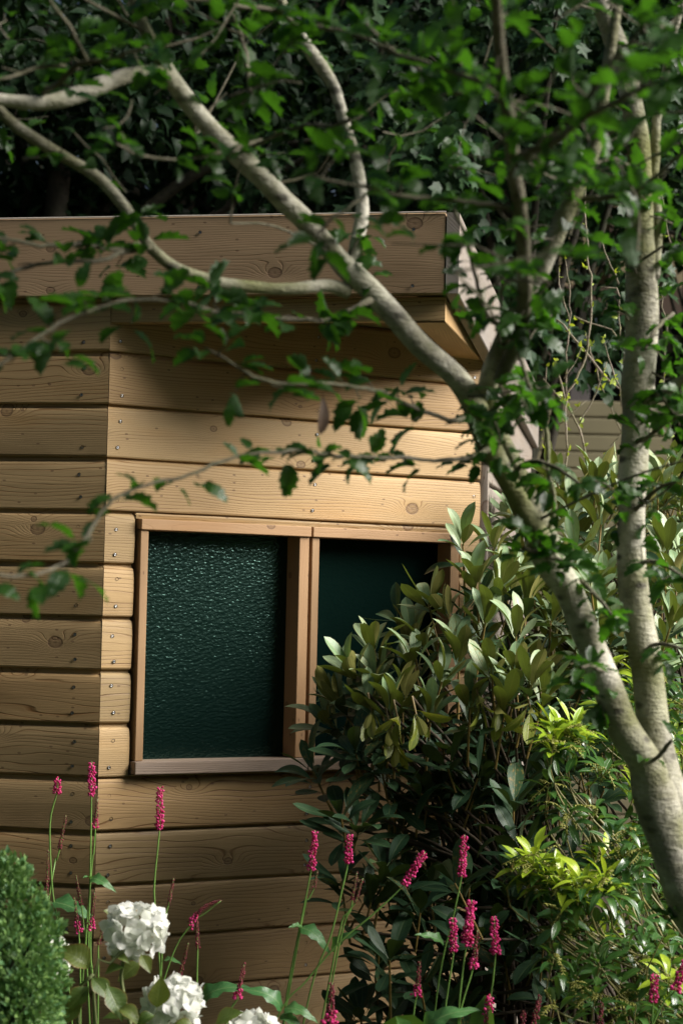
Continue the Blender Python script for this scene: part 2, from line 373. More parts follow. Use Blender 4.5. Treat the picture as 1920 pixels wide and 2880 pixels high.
bseed = [0]
def board(mb, origin, D, N, u0, u1, z0, z1, groove=.010, mit0=0.0, mit1=0.0, top=True, bot=True, seg=.12, thick=.03, rnd=None, round_ends=(0, 0), cup=.0025):
    """one shiplap board: lower edge a soft arris, upper edge a long chamfer that runs into the groove"""
    bseed[0] += 1; r = (bseed[0] * .61803) % 1.0 if rnd is None else rnd
    rg = np.random.default_rng(bseed[0] * 13 + 5)
    h = z1 - z0; g = groove
    prof = []
    prof += [(-thick, 0.0)] + ([(-.006, .0), (-.002, .0015), (0, .005)] if bot else [(0, 0)])
    prof += [(cup * .6, h * .3), (cup, h * .5), (cup * .6, h * .75)]
    prof += ([(.0, h - g - .014), (-.002, h - g - .006), (-.0065, h - g - .001), (-.014, h - g), (-.016, h)] if top else [(0, h)])
    prof += [(-thick, h)]
    prof = np.array(prof); nu = max(2, int((u1 - u0) / seg) + 1); us = np.linspace(u0, u1, nu)
    if round_ends[0]: us = np.concatenate([[u0], [u0 + .003], us[1:]])
    if round_ends[1]: us = np.concatenate([us[:-1], [u1 - .004], [u1]])
    nu = len(us); ph = rg.random(4) * 6.28
    V = np.zeros((nu, len(prof), 3)); A = np.zeros((nu, len(prof), 3)); vo = rg.random() * 5
    for i, u in enumerate(us):
        wob = .0012 * math.sin(u * 3 + ph[0]) + .0006 * math.sin(u * 11 + ph[1]); zw = .0012 * math.sin(u * 2.3 + ph[2]) + .0005 * math.sin(u * 9 + ph[3])
        er = 0.004 if ((round_ends[0] and i == 0) or (round_ends[1] and i == nu - 1)) else 0.0
        for j, (o, z) in enumerate(prof):
            uu = u
            if i == 0: uu = u + (-o) * mit0
            if i == nu - 1: uu = u - (-o) * mit1
            oo = o + (wob if o > -.02 else 0) - (er if o > -.02 else 0)
            zz = z0 + z + (zw if (0.001 < z < h - .001) else 0)
            if er: zz += .003 if z < h * .3 else (-.002 if z > h * .7 else 0)
            V[i, j] = origin + D * uu + N * oo; V[i, j, 2] = zz
            A[i, j] = (uu + vo * 3, z + o * .8 + vo, r)
    npf = len(prof); i = np.arange(nu - 1)[:, None] * npf; j = np.arange(npf)[None]; j2 = (j + 1) % npf
    # faces wound so that normals point outward
    F4 = np.stack([i + j, i + npf + j, i + npf + j2, i + j2], -1).reshape(-1, 4)
    s0 = mb.n; mb.v.append(V.reshape(-1, 3)); mb.a.append(A.reshape(-1, 3)); mb.f.append(('arr', F4 + s0)); mb.n += nu * npf
    mb.f.append(np.arange(npf) + s0); mb.f.append(np.arange(npf)[::-1] + s0 + (nu - 1) * npf)

def backing(mb, origin, D, N, u0, u1, z0, z1, off=-.032, th=.02):
    c = origin + D * ((u0 + u1) / 2) + N * (off - th / 2); c = c.copy(); c[2] = (z0 + z1) / 2
    bvec(mb, c, D, -N, ZU, (u1 - u0) / 2, th / 2, (z1 - z0) / 2)

TM = math.tan((A1 + A2) / 2)
NROW = 16
# window opening in the wall's own coordinates, from the outer edges of the two frames
wl, wt = uz2(318 * K, 1192 * K); wl2, wb = uz2(303 * K, 1778 * K)
WL = (wl + wl2) / 2; WT = wt; WB = wb
wm, _ = uz2(707 * K, 1300 * K); WM = wm; WR = uz2(1047 * K, 1400 * K)[0]
print('window', WL, WM, WR, WB, WT)
# left wall
mb = MB()
for k in range(1, NROW + 1):
    z0, z1 = ZG - k * PB, ZG - (k - 1) * PB
    board(mb, C0, D1, N1, -2.2, -.0008, max(z0, .02), z1, groove=.0125, mit1=-TM * 0 + TM, seg=.15)
wall1 = mb.build('wall', M['wood_front'], shed, smooth=False); wall1['label'] = 'duller left wall of long shiplap boards'
# window wall
mb = MB(); SG = .006
ENDU = U2E - .022
for k in range(1, NROW + 1):
    z0, z1 = ZG - k * PB, ZG - (k - 1) * PB; z0 = max(z0, .02)
    if z0 >= WT - .004 or z1 <= WB + .004:
        board(mb, C0, D2, N2, .0008, ENDU, z0, z1, groove=SG, mit0=TM)
    else:
        rl = (k * .37) % 1
        board(mb, C0, D2, N2, .0008, WL - .008, z0, z1, groove=.010, mit0=TM, round_ends=(0, 1), rnd=rl, seg=.04)
        board(mb, C0, D2, N2, WR + .008, ENDU, z0, z1, groove=.010, round_ends=(1, 0), seg=.04)
        if z1 > WT: board(mb, C0, D2, N2, WL - .0075, WR + .0075, WT + .003, z1, groove=SG, bot=False, rnd=rl)
        if z0 < WB: board(mb, C0, D2, N2, WL - .0075, WR + .0075, z0, WB - .002, groove=SG, top=False, rnd=rl)
wall2 = mb.build('wall', M['wood_front'], shed, smooth=False); wall2['label'] = 'paler wall of shiplap boards around the windows'
# right end wall, weathered grey
mb = MB(); LEN3 = 2.27 - float(np.dot(C3 - C0 - D1 * UFE, D3))
for k in range(1, NROW + 1):
    z0, z1 = ZG - k * PB, ZG - (k - 1) * PB
    board(mb, C3, D3, N3, .024, LEN3, max(z0, .02), z1, groove=.010)
wall3 = mb.build('wall', M['wood_grey'], shed, smooth=False); wall3['label'] = 'weathered grey side wall'
# corner post between window wall and side wall
mb = MB(); c = C3 + (-D2 * .009 + D3 * .010) * 1.0; c[2] = (ZG + .02) / 2
bvec(mb, c, N3, D3, ZU, .014, .012, ZG / 2 - .03, bev=.002, A=lambda V: np.stack([V[:, 2], V[:, 0], np.full(len(V), .3)], 1))
mb.build('corner_post', M['wood_grey'], shed)
# dark linings behind the boards
mb = MB(); backing(mb, C0, D1, N1, -2.2, -.02, .02, ZG)
for (a, b, z0, z1) in ((.02, WL, .02, ZG), (WR, U2E - .03, .02, ZG), (WL, WR, .02, WB - .02), (WL, WR, WT + .02, ZG)): backing(mb, C0, D2, N2, a, b, z0, z1)
backing(mb, C3, D3, N3, .03, LEN3, .02, ZG - .17)
mb.build('lining', M['dark'], shed)
# back walls
mb = MB(); b0 = C3 + D3 * LEN3; backing(mb, b0 - D1 * 3.2, D1, -N1, 0, 3.2, .02, ZG, off=0.0)
backing(mb, C0 - D1 * 2.2, D3, -N3, 0, 2.6, .02, ZG, off=.0)
mb.build('wall', M['wood_grey'], shed)

# fascia, beam below it, side fascia falling to the back, roof deck
def long_box(origin, D, N, u0, u1, o0, o1, z0, z1, name, mat, r=.4, drop=0.0, bev=.0025, seg=.15, shift=0.0):
    mbx = MB(); nu = max(2, int((u1 - u0) / seg) + 1); us = np.linspace(u0, u1, nu); e = bev
    prof = [(o0, z0), (o1 - e, z0), (o1, z0 + e), (o1, z1 - e), (o1 - e, z1), (o0, z1)]
    V = []; A = []
    for u in us:
        w = .0015 * math.sin(u * 2.1 + r * 9)
        for (o, z) in prof:
            p = origin + D * u + N * (o + w); p = p.copy(); p[2] = z - drop * (u - u0); V.append(p); A.append((u + r * 7 + shift, z - z0 + o + r * 3, r))
    npf = len(prof); i = np.arange(nu - 1)[:, None] * npf; j = np.arange(npf)[None]; j2 = (j + 1) % npf
    F4 = np.stack([i + j, i + npf + j, i + npf + j2, i + j2], -1).reshape(-1, 4)
    mbx.v.append(np.array(V)); mbx.a.append(np.array(A)); mbx.n = len(V); mbx.f.append(('arr', F4))
    mbx.f.append(np.arange(npf)); mbx.f.append(np.arange(npf)[::-1] + (nu - 1) * npf)
    return mbx.build(name, mat, shed, smooth=False)
long_box(C0, D1, N1, -2.25, UFE, .022, .05, FB, FT, 'fascia', M['wood_fascia'], r=.31)
long_box(C0, D1, N1, -2.25, UFE + .002, .0505, .0535, FT - .0005, FT + .0035, 'rim_light_strip', M['rim_light'], bev=.0008)  # pale strip painting the light caught along the fascia's top edge
BH = .066
long_box(C0, D1, N1, .002, UFE - .002, -.028, .0, FB - BH, FB - .001, 'soffit_beam', M['wood_front'], r=.77)
# side fascia
SF = C0 + D1 * (UFE + .006) + N1 * .05; print('side offset', np.dot(SF - C3, N3)); SFX = .034 - np.dot(SF - C3, N3)
DR = .21 / 2.3
sidef = long_box(SF, D3, N3, .0, 2.33, .0, .034, FB, FT, 'side_fascia', M['wood_grey'], r=.55, drop=DR)
sidef['label'] = 'weathered grey fascia board along the side'
endg = MB()
# return beam under the side fascia, with its wide soffit
ub = float(np.dot(C3 - SF, D3))
cst = SF + D3 * .05 - N3 * .008
long_box(cst, D3, N3, .0, ub - .03, -.085, -.002, FB - BH, FB - .003, 'soffit_beam', M['wood_front'], r=.12, bev=.002)
# soffit board (underside of the roof) and roof deck
mb = MB()
def poly_slab(mbx, pts, z0, z1):
    n = len(pts); V = [(*p[:2], z0) for p in pts] + [(*p[:2], z1) for p in pts]
    mbx.add(V, [list(range(n))[::-1], list(range(n, 2 * n))] + [[i, (i + 1) % n, n + (i + 1) % n, n + i] for i in range(n)], np.array([(p[0], p[1], .3) for p in V]))
poly_slab(mb, [C0 - D1 * 2.2 + N1 * .02, SF - N3 * .005 - N1 * .03, SF - N3 * .005 + D3 * 2.3, C0 - D1 * 2.2 + D3 * 2.6], FB + .004, FB + .02)
mb.build('soffit', M['wood_front'], shed, smooth=False)
mb = MB(); poly_slab(mb, [C0 - D1 * 2.2 + N1 * .02, SF - N3 * .002 - N1 * .03, SF - N3 * .002 + D3 * 2.3, C0 - D1 * 2.2 + D3 * 2.6], FB + .022, FT - .19 + .0)
mb.build('roof', M['roof'], shed, smooth=False)

# windows
t = NT('hammered_glass'); tc = t.attr('leaf'); gx, gz, gf = t.sep(tc)
nd = t.n('ShaderNodeTexNoise', noise_dimensions='2D'); t.l(t.comb(t.math('MULTIPLY', gx, 70.0), t.math('MULTIPLY', gz, 130.0)), nd.inputs['Vector']); nd.inputs['Scale'].default_value = 1; nd.inputs['Detail'].default_value = 1.0
wv = t.n('ShaderNodeTexVoronoi', voronoi_dimensions='2D', feature='SMOOTH_F1'); wv.inputs['Scale'].default_value = 1.0; wv.inputs['Smoothness'].default_value = .5
warp = t.math('MULTIPLY', nd.outputs['Fac'], 1.2)
t.l(t.comb(t.math('ADD', t.math('MULTIPLY', gx, 62.0), warp), t.math('ADD', t.math('MULTIPLY', gz, 125.0), warp)), wv.inputs['Vector'])
hh = t.math('ADD', wv.outputs['Distance'], t.math('MULTIPLY', nd.outputs['Fac'], .35))
hh = t.math('MULTIPLY', hh, gf)
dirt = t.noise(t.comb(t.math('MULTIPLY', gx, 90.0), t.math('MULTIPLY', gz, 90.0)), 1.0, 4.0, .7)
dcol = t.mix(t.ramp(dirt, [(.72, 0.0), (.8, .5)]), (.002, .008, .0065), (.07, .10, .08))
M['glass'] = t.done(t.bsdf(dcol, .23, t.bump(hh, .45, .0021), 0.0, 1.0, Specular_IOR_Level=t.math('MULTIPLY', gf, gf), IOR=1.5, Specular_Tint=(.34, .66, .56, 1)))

def wpiece(mb, u0, u1, z0, z1, o0, o1, vert, r, bev=.002):
    c = C0 + D2 * ((u0 + u1) / 2) + N2 * ((o0 + o1) / 2); c = c.copy(); c[2] = (z0 + z1) / 2
    f = (lambda V: np.stack([V[:, 2] + r * 9, V[:, 0] + V[:, 1] * .7 + r * 5, np.full(len(V), r)], 1)) if vert else (lambda V: np.stack([V[:, 0] + r * 9, V[:, 2] + V[:, 1] * .7 + r * 5, np.full(len(V), r)], 1))
    bvec(mb, c, D2, -N2, ZU, (u1 - u0) / 2, (o1 - o0) / 2, (z1 - z0) / 2, A=f, bev=bev)
def window(u0, u1, r):
    ww = empty('window', np.array([*(C0 + D2 * ((u0 + u1) / 2))[:2], WB]) - np.array(shed.location)); ww.parent = shed
    fw = .026
    mb = MB()
    wpiece(mb, u0, u1, WT - .029, WT, -.06, .022, False, r)                       # head
    mb.build('head', M['wood_frame'], ww, smooth=False)
    for (a, b, rr) in ((u0 + .002, u0 + fw, r + .1), (u1 - fw - .008, u1 - .002, r + .2)):
        mb = MB(); wpiece(mb, a, b, WB + .036, WT - .030, -.062, .014, True, rr % 1); mb.build('stile', M['wood_frame'], ww, smooth=False)
    mb = MB(); wpiece(mb, u0 - .004, u1, WB, WB + .035, -.06, .030, False, (r + .5) % 1); mb.build('sill', M['wood_sill'], ww, smooth=False)
    mb = MB(); c = C0 + D2 * ((u0 + u1) / 2) + N2 * (-.058); c = c.copy(); c[2] = (WB + WT) / 2
    bvec(mb, c, D2, -N2, ZU, (u1 - u0) / 2 - .01, .003, (WT - WB) / 2 - .012, A=lambda V: np.stack([V[:, 0] + r, V[:, 2], V[:, 0] * 0 + (1.0 if r < .5 else .3)], 1))
    mb.build('pane', M['glass'], ww, smooth=False)
window(WL, WM - .003, .2); window(WM + .003, WR, .6)

# screws, two to a board end
def screw_mesh():
    mb = MB(); n = 14; th = np.linspace(0, 6.283, n, endpoint=False); c, s = np.cos(th), np.sin(th)
    rings = [(.0052, .0004), (.0044, .0001), (.0040, -.0012), (.0038, -.0006), (.0018, -.0008), (.0011, -.0022)]
    V = np.concatenate([np.stack([r * c, np.full(n, o), r * s], 1) for r, o in rings])
    F = [[k * n + i, k * n + (i + 1) % n, (k + 1) * n + (i + 1) % n, (k + 1) * n + i] for k in range(len(rings) - 1) for i in range(n)]
    mb.add(V, F); mb.m = [1 if (f // n) in (0, 1, 4) else 0 for f in range(len(F))]  # dark rings paint the shade round and inside the sunk head
    mb.f.append(np.arange(n) + (len(rings) - 1) * n); mb.m.append(1)
    return mb
sm = screw_mesh(); sc0 = sm.build('screw', [M['metal'], M['hole_shade']], None)
def place_screw(origin, D, N, u, z, first=[True]):
    o = sc0 if first[0] else sc0.copy()
    if not first[0]: COL.objects.link(o)
    first[0] = False
    p = origin + D * u + N * .0024; p = p.copy(); p[2] = z
    o.scale = (.95, 1, .95); o.parent = shed; o.location = tuple(p - np.array([*shed.location]))
    a = math.atan2(-N[0], N[1]) if False else math.atan2(N[1], N[0]) - math.pi / 2
    o.rotation_euler = (0, random.random() * .6, a)
for k in range(1, 14):
    z0 = ZG - k * PB
    for zf in (.028, .098):
        j = lambda s=.006: random.uniform(-s, s)
        place_screw(C0, D1, N1, -.072 + j(), z0 + zf + j()) if k < 13 else None
        place_screw(C0, D2, N2, .036 + j(), z0 + zf + j())
        if z0 > WT - .05 or z0 + .145 < WB: place_screw(C0, D2, N2, .66 + j(), z0 + zf + j())
        if z0 > WT - .05: place_screw(C0, D2, N2, U2E - .05 + j(), z0 + zf + j())
for u in (-.95, -.36, .26, .84):
    for z in (FB + .02, FB + .17): place_screw(C0 + N1 * .05, D1, N1, u, z)

#@@FLORA@@
# ------------------------------------------------------------------ leaf shapes
def leaf_T(w, n=7, fold=.15, curl=.1, cols=1, wave=0.0, shift=None, petiole=0.0, droop=0.0):
    """w(t) half width for a leaf of length 1; cols = columns per half"""
    ts = np.linspace(0, 1, n + 1); V = []; A = []
    for i, tt in enumerate(ts):
        y0 = tt; z0 = -curl * (tt - .3) ** 2 - droop * tt ** 2
        hw = w(tt)
        for c in range(-cols, cols + 1):
            a = c / cols; sh = (shift(tt) if shift else 0) * abs(a)
            V.append((a * hw, y0 + sh, z0 + fold * abs(a) * hw * (1.3 - .3 * abs(a)) + wave * math.sin(tt * 19 + a * 3) * abs(a)))
            A.append((a, tt))
    V = np.array(V); A = np.array(A); V[:, 1] = V[:, 1] * (1 - petiole) + petiole; m_ = 2 * cols + 1
    F = [[i * m_ + c, i * m_ + c + 1, (i + 1) * m_ + c + 1, (i + 1) * m_ + c] for i in range(n) for c in range(2 * cols)]
    if petiole:
        k = len(V); pw = .012
        V = np.vstack([V, [(-pw, 0, 0), (pw, 0, 0), (pw, petiole + .03, V[cols, 2] + .004), (-pw, petiole + .03, V[cols, 2] + .004)]])
        A = np.vstack([A, np.zeros((4, 2))]); F.append([k, k + 1, k + 2, k + 3])
    return V, np.array(F), A
def ell(t, W, p=1.0): return W * max(0, math.sin(math.pi * t ** p)) ** .75
def lobed(t, W):                                     # toothed, wedge-based leaf
    env = W * (math.sin(math.pi * min(1, t ** .75)) ** .8 if t < 1 else 0)
    return max(0.0, env * (1.0 + .17 * math.cos(t * 2 * math.pi * 4.5 + .4)))
TREE_T = [leaf_T(lambda t: lobed(t, .26), 16, fo, cu, 1, .012, shift=lambda t: .05 + .05 * math.cos(t * 2 * math.pi * 4.5 + 1.2), petiole=.12) for fo, cu in ((.25, .25), (.5, .5), (.05, .6), (.7, .1))]
RHO_T = [leaf_T(lambda t: .155 * max(0, math.sin(math.pi * t ** 1.45)) ** .58 + .006 * (1 - t), 9, fo, cu, 2, 0, petiole=.10) for fo, cu in ((.22, .12), (.35, .3), (.12, -.12), (.28, .5))]
PIE_T = [leaf_T(lambda t: .15 * max(0, math.sin(math.pi * t ** 1.1)) ** .8 + .004, 6, .35, cu, 1, 0, petiole=.06) for cu in (.4, .9, .1)]
BIG_T = [leaf_T(lambda t: .27 * max(0, (1 - t)) ** .72 * min(1, t * 6 + .25) * (1 + .08 * math.cos(t * 60)), 14, fo, cu, 2, .035) for fo, cu in ((.3, .4), (.1, .9))]
HYD_T = [leaf_T(lambda t: .30 * max(0, math.sin(math.pi * t ** .8)) ** 1.15 * (1 + .04 * math.cos(t * 90)), 12, fo, cu, 2, .012, petiole=.08) for fo, cu in ((.35, .3), (.5, .9), (.2, .1))]
BG_T = [leaf_T(lambda t: .30 * max(0, math.sin(math.pi * t ** .8)) ** .8, 3, .3, cu, 1) for cu in (.2, .8)]
def maple():
    out = []; n = 5
    for i in range(n):
        a = math.radians(-120 + 60 * i); L = (.55, .85, 1.0, .85, .55)[i]
        out.append((math.sin(a) * L * .55, .35 + math.cos(a) * L * .55))
        if i < n - 1:
            b = a + math.radians(30); out.append((math.sin(b) * .26, .35 + math.cos(b) * .28))
    V = [(0, .3, 0)] + [(x, y, .12 * abs(x) - .2 * (y - .3) ** 2) for x, y in out] + [(0, 0, .02)]
    k = len(V) - 1; F = [[0, i + 2, i + 1] for i in range(len(out) - 1)] + [[0, 1, k], [0, k, len(out)]]
    V = np.array(V); return V, np.array(F), np.stack([V[:, 0] * 1.4, V[:, 1]], 1)
MAP_T = [maple()]
def quad_leaf():
    V = np.array([(0, 0, 0), (.2, .45, .04), (0, 1, -.1), (-.2, .45, .04), (0, .45, -.02)]); F = np.array([[0, 1, 4], [1, 2, 4], [2, 3, 4], [3, 0, 4]])
    return V, F, np.stack([V[:, 0] * 5, V[:, 1]], 1)
Q_T = [quad_leaf()]

M['leaf_tree'] = leafmat('hawthorn_leaf', (.013, .044, .008), (.036, .098, .014), (.035, .08, .025), .38, .38, (.075, .24, .010), (.07, .13, .03), veins=.2)
M['leaf_rho'] = leafmat('rhododendron_leaf', (.20, .32, .17), (.36, .46, .28), (.19, .18, .045), .42, .18, (.14, .20, .02), (.36, .40, .18), spec=.5, veins=.18, spots=(.35, .22, .04), edge=(.20, .20, .05))
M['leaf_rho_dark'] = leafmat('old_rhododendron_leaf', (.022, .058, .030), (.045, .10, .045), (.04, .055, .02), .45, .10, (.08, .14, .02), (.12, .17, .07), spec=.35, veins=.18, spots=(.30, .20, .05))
M['leaf_yellow'] = leafmat('yellowing_leaf', (.26, .30, .04), (.18, .24, .05), (.22, .22, .05), .4, .2, (.3, .32, .03), (.4, .36, .12), spots=(.3, .14, .03), veins=.3)
M['leaf_pie'] = leafmat('pieris_leaf', (.03, .095, .025), (.06, .145, .03), (.09, .16, .05), .28, .22, (.16, .32, .03), (.16, .26, .07), spec=.8, veins=.1)
M['leaf_pie_new'] = leafmat('new_pieris_leaf', (.32, .50, .03), (.45, .58, .05), (.20, .30, .04), .30, .30, (.42, .55, .03), (.35, .42, .08), spec=.7, veins=.1)
M['leaf_big'] = leafmat('bistort_leaf', (.05, .16, .05), (.08, .20, .06), (.08, .17, .07), .42, .25, (.15, .36, .05), (.2, .32, .12), veins=.4)
M['leaf_hyd'] = leafmat('hydrangea_leaf', (.06, .12, .022), (.13, .16, .03), (.10, .14, .05), .45, .28, (.26, .34, .04), (.2, .26, .08), veins=.7, edge=(.20, .10, .02))
M['leaf_con'] = leafmat('conifer_scale', (.10, .25, .10), (.32, .52, .15), (.20, .36, .12), .5, .35, (.12, .22, .05), (.12, .2, .08), veins=0)
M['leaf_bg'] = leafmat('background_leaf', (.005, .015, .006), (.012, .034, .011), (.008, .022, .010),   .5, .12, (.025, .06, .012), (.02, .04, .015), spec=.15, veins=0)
M['leaf_maple'] = leafmat('maple_leaf', (.018, .055, .026), (.045, .10, .038), (.03, .065, .03), .42, .15, (.06, .13, .03), (.05, .09, .04), spec=.25, veins=.1)
M['leaf_lime'] = leafmat('young_leaf', (.32, .42, .03), (.24, .36, .03), (.26, .34, .05), .4, .35, (.45, .55, .03), (.4, .45, .1))
M['leaf_dead'] = leafmat('withered_leaf', (.09, .05, .028), (.06, .035, .02), (.08, .05, .03), .7, .1, (.1, .05, .02), (.1, .06, .03))
M['bark'] = barkmat('pale_smooth_bark', (.62, .59, .50), (.20, .19, .13), (.16, .17, .05), (.07, .065, .05), .85)
M['bark_twig'] = barkmat('twig_bark', (.22, .20, .15), (.10, .09, .06), (.10, .11, .045), (.05, .042, .03), .4, 2.0)
M['bark_dark'] = barkmat('dark_trunk_bark', (.05, .042, .03), (.03, .027, .018), (.03, .04, .015), (.012, .01, .008), .5)
M['bark_vine'] = barkmat('bare_twig_bark', (.38, .31, .26), (.25, .22, .15), (.16, .19, .06), (.1, .08, .06), .35, 3)
M['stem_rho'] = plain('rhododendron_stem', (.22, .15, .04), .5, 0, .35, 25)
M['stem_rho_old'] = plain('old_rhododendron_stem', (.07, .05, .03), .8, 0, .4, 25, .3)
M['stem_pie'] = plain('pieris_stem', (.19, .17, .05), .55, 0, .3, 30)
M['bud_pie'] = plain('pieris_flower_bud', (.30, .30, .06), .5, 0, .4, 90)
M['stem_green'] = plain('green_stem', (.13, .25, .05), .45, 0, .3, 20)
M['stem_hyd'] = plain('hydrangea_stem', (.16, .19, .07), .55, 0, .3, 20)
M['stem_dry'] = plain('dry_stem', (.42, .36, .2), .6, 0, .3, 20)
def petalmat(name, c1, c2, tc, trans=.25, rough=.5):
    t = NT(name); a, l, r = t.sep(t.attr('leaf')); col = t.mix(r, c1, c2)
    b = t.bsdf(col, rough, None, 0, .4); tr = t.n('ShaderNodeBsdfTranslucent'); t.val(tr.inputs[0], (*tc, 1))
    mx = t.n('ShaderNodeMixShader'); mx.inputs[0].default_value = trans; t.l(b, mx.inputs[1]); t.l(tr.outputs[0], mx.inputs[2]); return t.done(mx.outputs[0])
M['pink'] = petalmat('crimson_floret', (.40, .006, .07), (.76, .06, .30), (.7, .03, .2))
M['maroon'] = petalmat('faded_floret', (.10, .012, .022), (.26, .03, .05), (.2, .02, .04), .1)
M['white'] = petalmat('white_petal', (.80, .82, .72), (.90, .89, .87), (.85, .87, .80), .42)
M['browned'] = petalmat('browned_petal', (.5, .36, .2), (.62, .5, .3), (.6, .5, .3), .2)

def rand_dirs(n, up=0.0, rg=rng):
    v = rg.normal(size=(n, 3)); v[:, 2] += up; return unitN(v)
def scatter(mb, Ts, pos, Y, Z, size, rnd=None):
    pos = np.asarray(pos); N = len(pos)
    if rnd is None: rnd = rng.random(N)
    size = np.asarray(size) * np.ones(N); k = rng.integers(0, len(Ts), N)
    for i, T in enumerate(Ts):
        s_ = k == i
        if s_.any(): mb.inst(T, pos[s_], Y[s_], Z[s_], size[s_], rnd[s_])

# ------------------------------------------------------------------ the pale-barked tree in front
def pxr(w, Y): return w * .5 * Y / (F_PX / K)
def stem(pts, step=.03):
    """pts rows (x, y, distance, width in px) in the 1568-wide view -> world path with radius"""
    W = [(*Q(x, y, Y), pxr(w, Y)) for x, y, Y, w in pts]
    return catmull(W, step)
tr0 = Q(1660, 2250, 3.75)
tree = empty('ornamental_tree', (tr0[0] + .12, tr0[1], 0), 'multi-stemmed small tree with pale lichened bark and toothed leaves, in front of the shed', 'tree')
mb = MB()
base = np.array([[tr0[0] + .30, tr0[1] + .02, -.05, .075], [tr0[0] + .27, tr0[1] + .02, .25, .058]])
tp = [(1665, 2250, 3.75, 118), (1590, 2090, 3.74, 116), (1535, 1930, 3.73, 113), (1497, 1820, 3.72, 114), (1478, 1750, 3.70, 92), (1430, 1670, 3.68, 84), (1388, 1560, 3.66, 80), (1340, 1440, 3.64, 78), (1303, 1350, 3.62, 80),
      (1262, 1290, 3.60, 86), (1228, 1220, 3.58, 70), (1190, 1150, 3.56, 62), (1152, 1080, 3.54, 60), (1112, 1000, 3.52, 66), (1085, 925, 3.50, 74), (1040, 860, 3.48, 62), (965, 795, 3.47, 62), (905, 725, 3.46, 60), (850, 665, 3.45, 60),
      (795, 615, 3.44, 62), (755, 570, 3.43, 56), (700, 508, 3.42, 60), (650, 460, 3.40, 60), (600, 405, 3.38, 60), (545, 355, 3.37, 64), (480, 290, 3.35, 52), (425, 225, 3.33, 52), (388, 170, 3.31, 46), (345, 95, 3.29, 38), (318, 30, 3.27, 34), (300, -60, 3.25, 30), (285, -200, 3.2, 24), (260, -380, 3.15, 16)]
W = np.vstack([base, np.array([(*Q(x, y, Y), pxr(w * (.84 if y > 1290 else .83), Y)) for x, y, Y, w in tp])])
main_path = catmull(W, .02); tube(mb, main_path, 18, .035, .4, seed=1)
rp = [(1560, 1885, 3.75, 96), (1530, 1800, 3.76, 86), (1505, 1700, 3.78, 80), (1492, 1600, 3.79, 78), (1475, 1480, 3.80, 74), (1458, 1380, 3.80, 74), (1450, 1280, 3.80, 74), (1450, 1180, 3.80, 72), (1452, 1080, 3.80, 76), (1462, 960, 3.80, 72), (1462, 900, 3.80, 82), (1470, 800, 3.79, 80), (1472, 700, 3.78, 82),
      (1470, 600, 3.76, 76), (1468, 500, 3.74, 66), (1470, 420, 3.72, 58), (1464, 330, 3.70, 54), (1450, 240, 3.68, 52), (1432, 150, 3.66, 56), (1402, 70, 3.64, 52), (1370, -20, 3.62, 46), (1320, -160, 3.6, 36), (1280, -320, 3.5, 24)]
right_path = stem([(x, y, Y, w * .93) for x, y, Y, w in rp], .02); tube(mb, right_path, 16, .035, .6, seed=2)
# second stem of the main fork, tight beside the first, and rounded collars at the forks
p2 = [(1290, 1300, 3.62, 50), (1268, 1255, 3.63, 50), (1240, 1190, 3.64, 48), (1205, 1115, 3.66, 42), (1170, 1040, 3.68, 40), (1130, 960, 3.62, 44), (1118, 900, 3.5, 50), (1136, 830, 3.42, 50), (1165, 760, 3.36, 50), (1200, 690, 3.32, 48), (1238, 630, 3.30, 46), (1272, 545, 3.28, 48), (1306, 470, 3.27, 50), (1342, 390, 3.26, 46), (1366, 325, 3.25, 40), (1380, 240, 3.24, 34), (1400, 120, 3.22, 28), (1425, -40, 3.2, 24)]
fork_path = stem([(x, y, Y, w * .9) for x, y, Y, w in p2], .02); tube(mb, fork_path, 14, .04, .2, seed=3)
mb.build('trunk', M['bark'], tree)

LV = {'p': [], 'Y': [], 'Z': [], 's': []}
def leaf_cluster(store, c, n, size, out=None, rg=rng, up=.35, spread=.012):
    for _ in range(n):
        d = rg.normal(size=3); d[2] += .0
        if out is not None: d = d + np.asarray(out) * 1.1
        d = unit(d * np.array([1, 1, .65])); nz = unit(np.array([rg.normal() * .45, rg.normal() * .45 - .25, 1.0]))
        store['p'].append(c + rg.normal(size=3) * spread); store['Y'].append(d); store['Z'].append(nz); store['s'].append(size * rg.uniform(.65, 1.3))
def new_store(): return {'p': [], 'Y': [], 'Z': [], 's': []}
def build_leaves(store, name, mat, parent, Ts, extra=None):
    if not store['p']: return None
    mb = MB(); p = np.array(store['p']); scatter(mb, Ts, p, np.array(store['Y']), np.array(store['Z']), np.array(store['s'])); return mb.build(name, mat, parent, extra=extra)

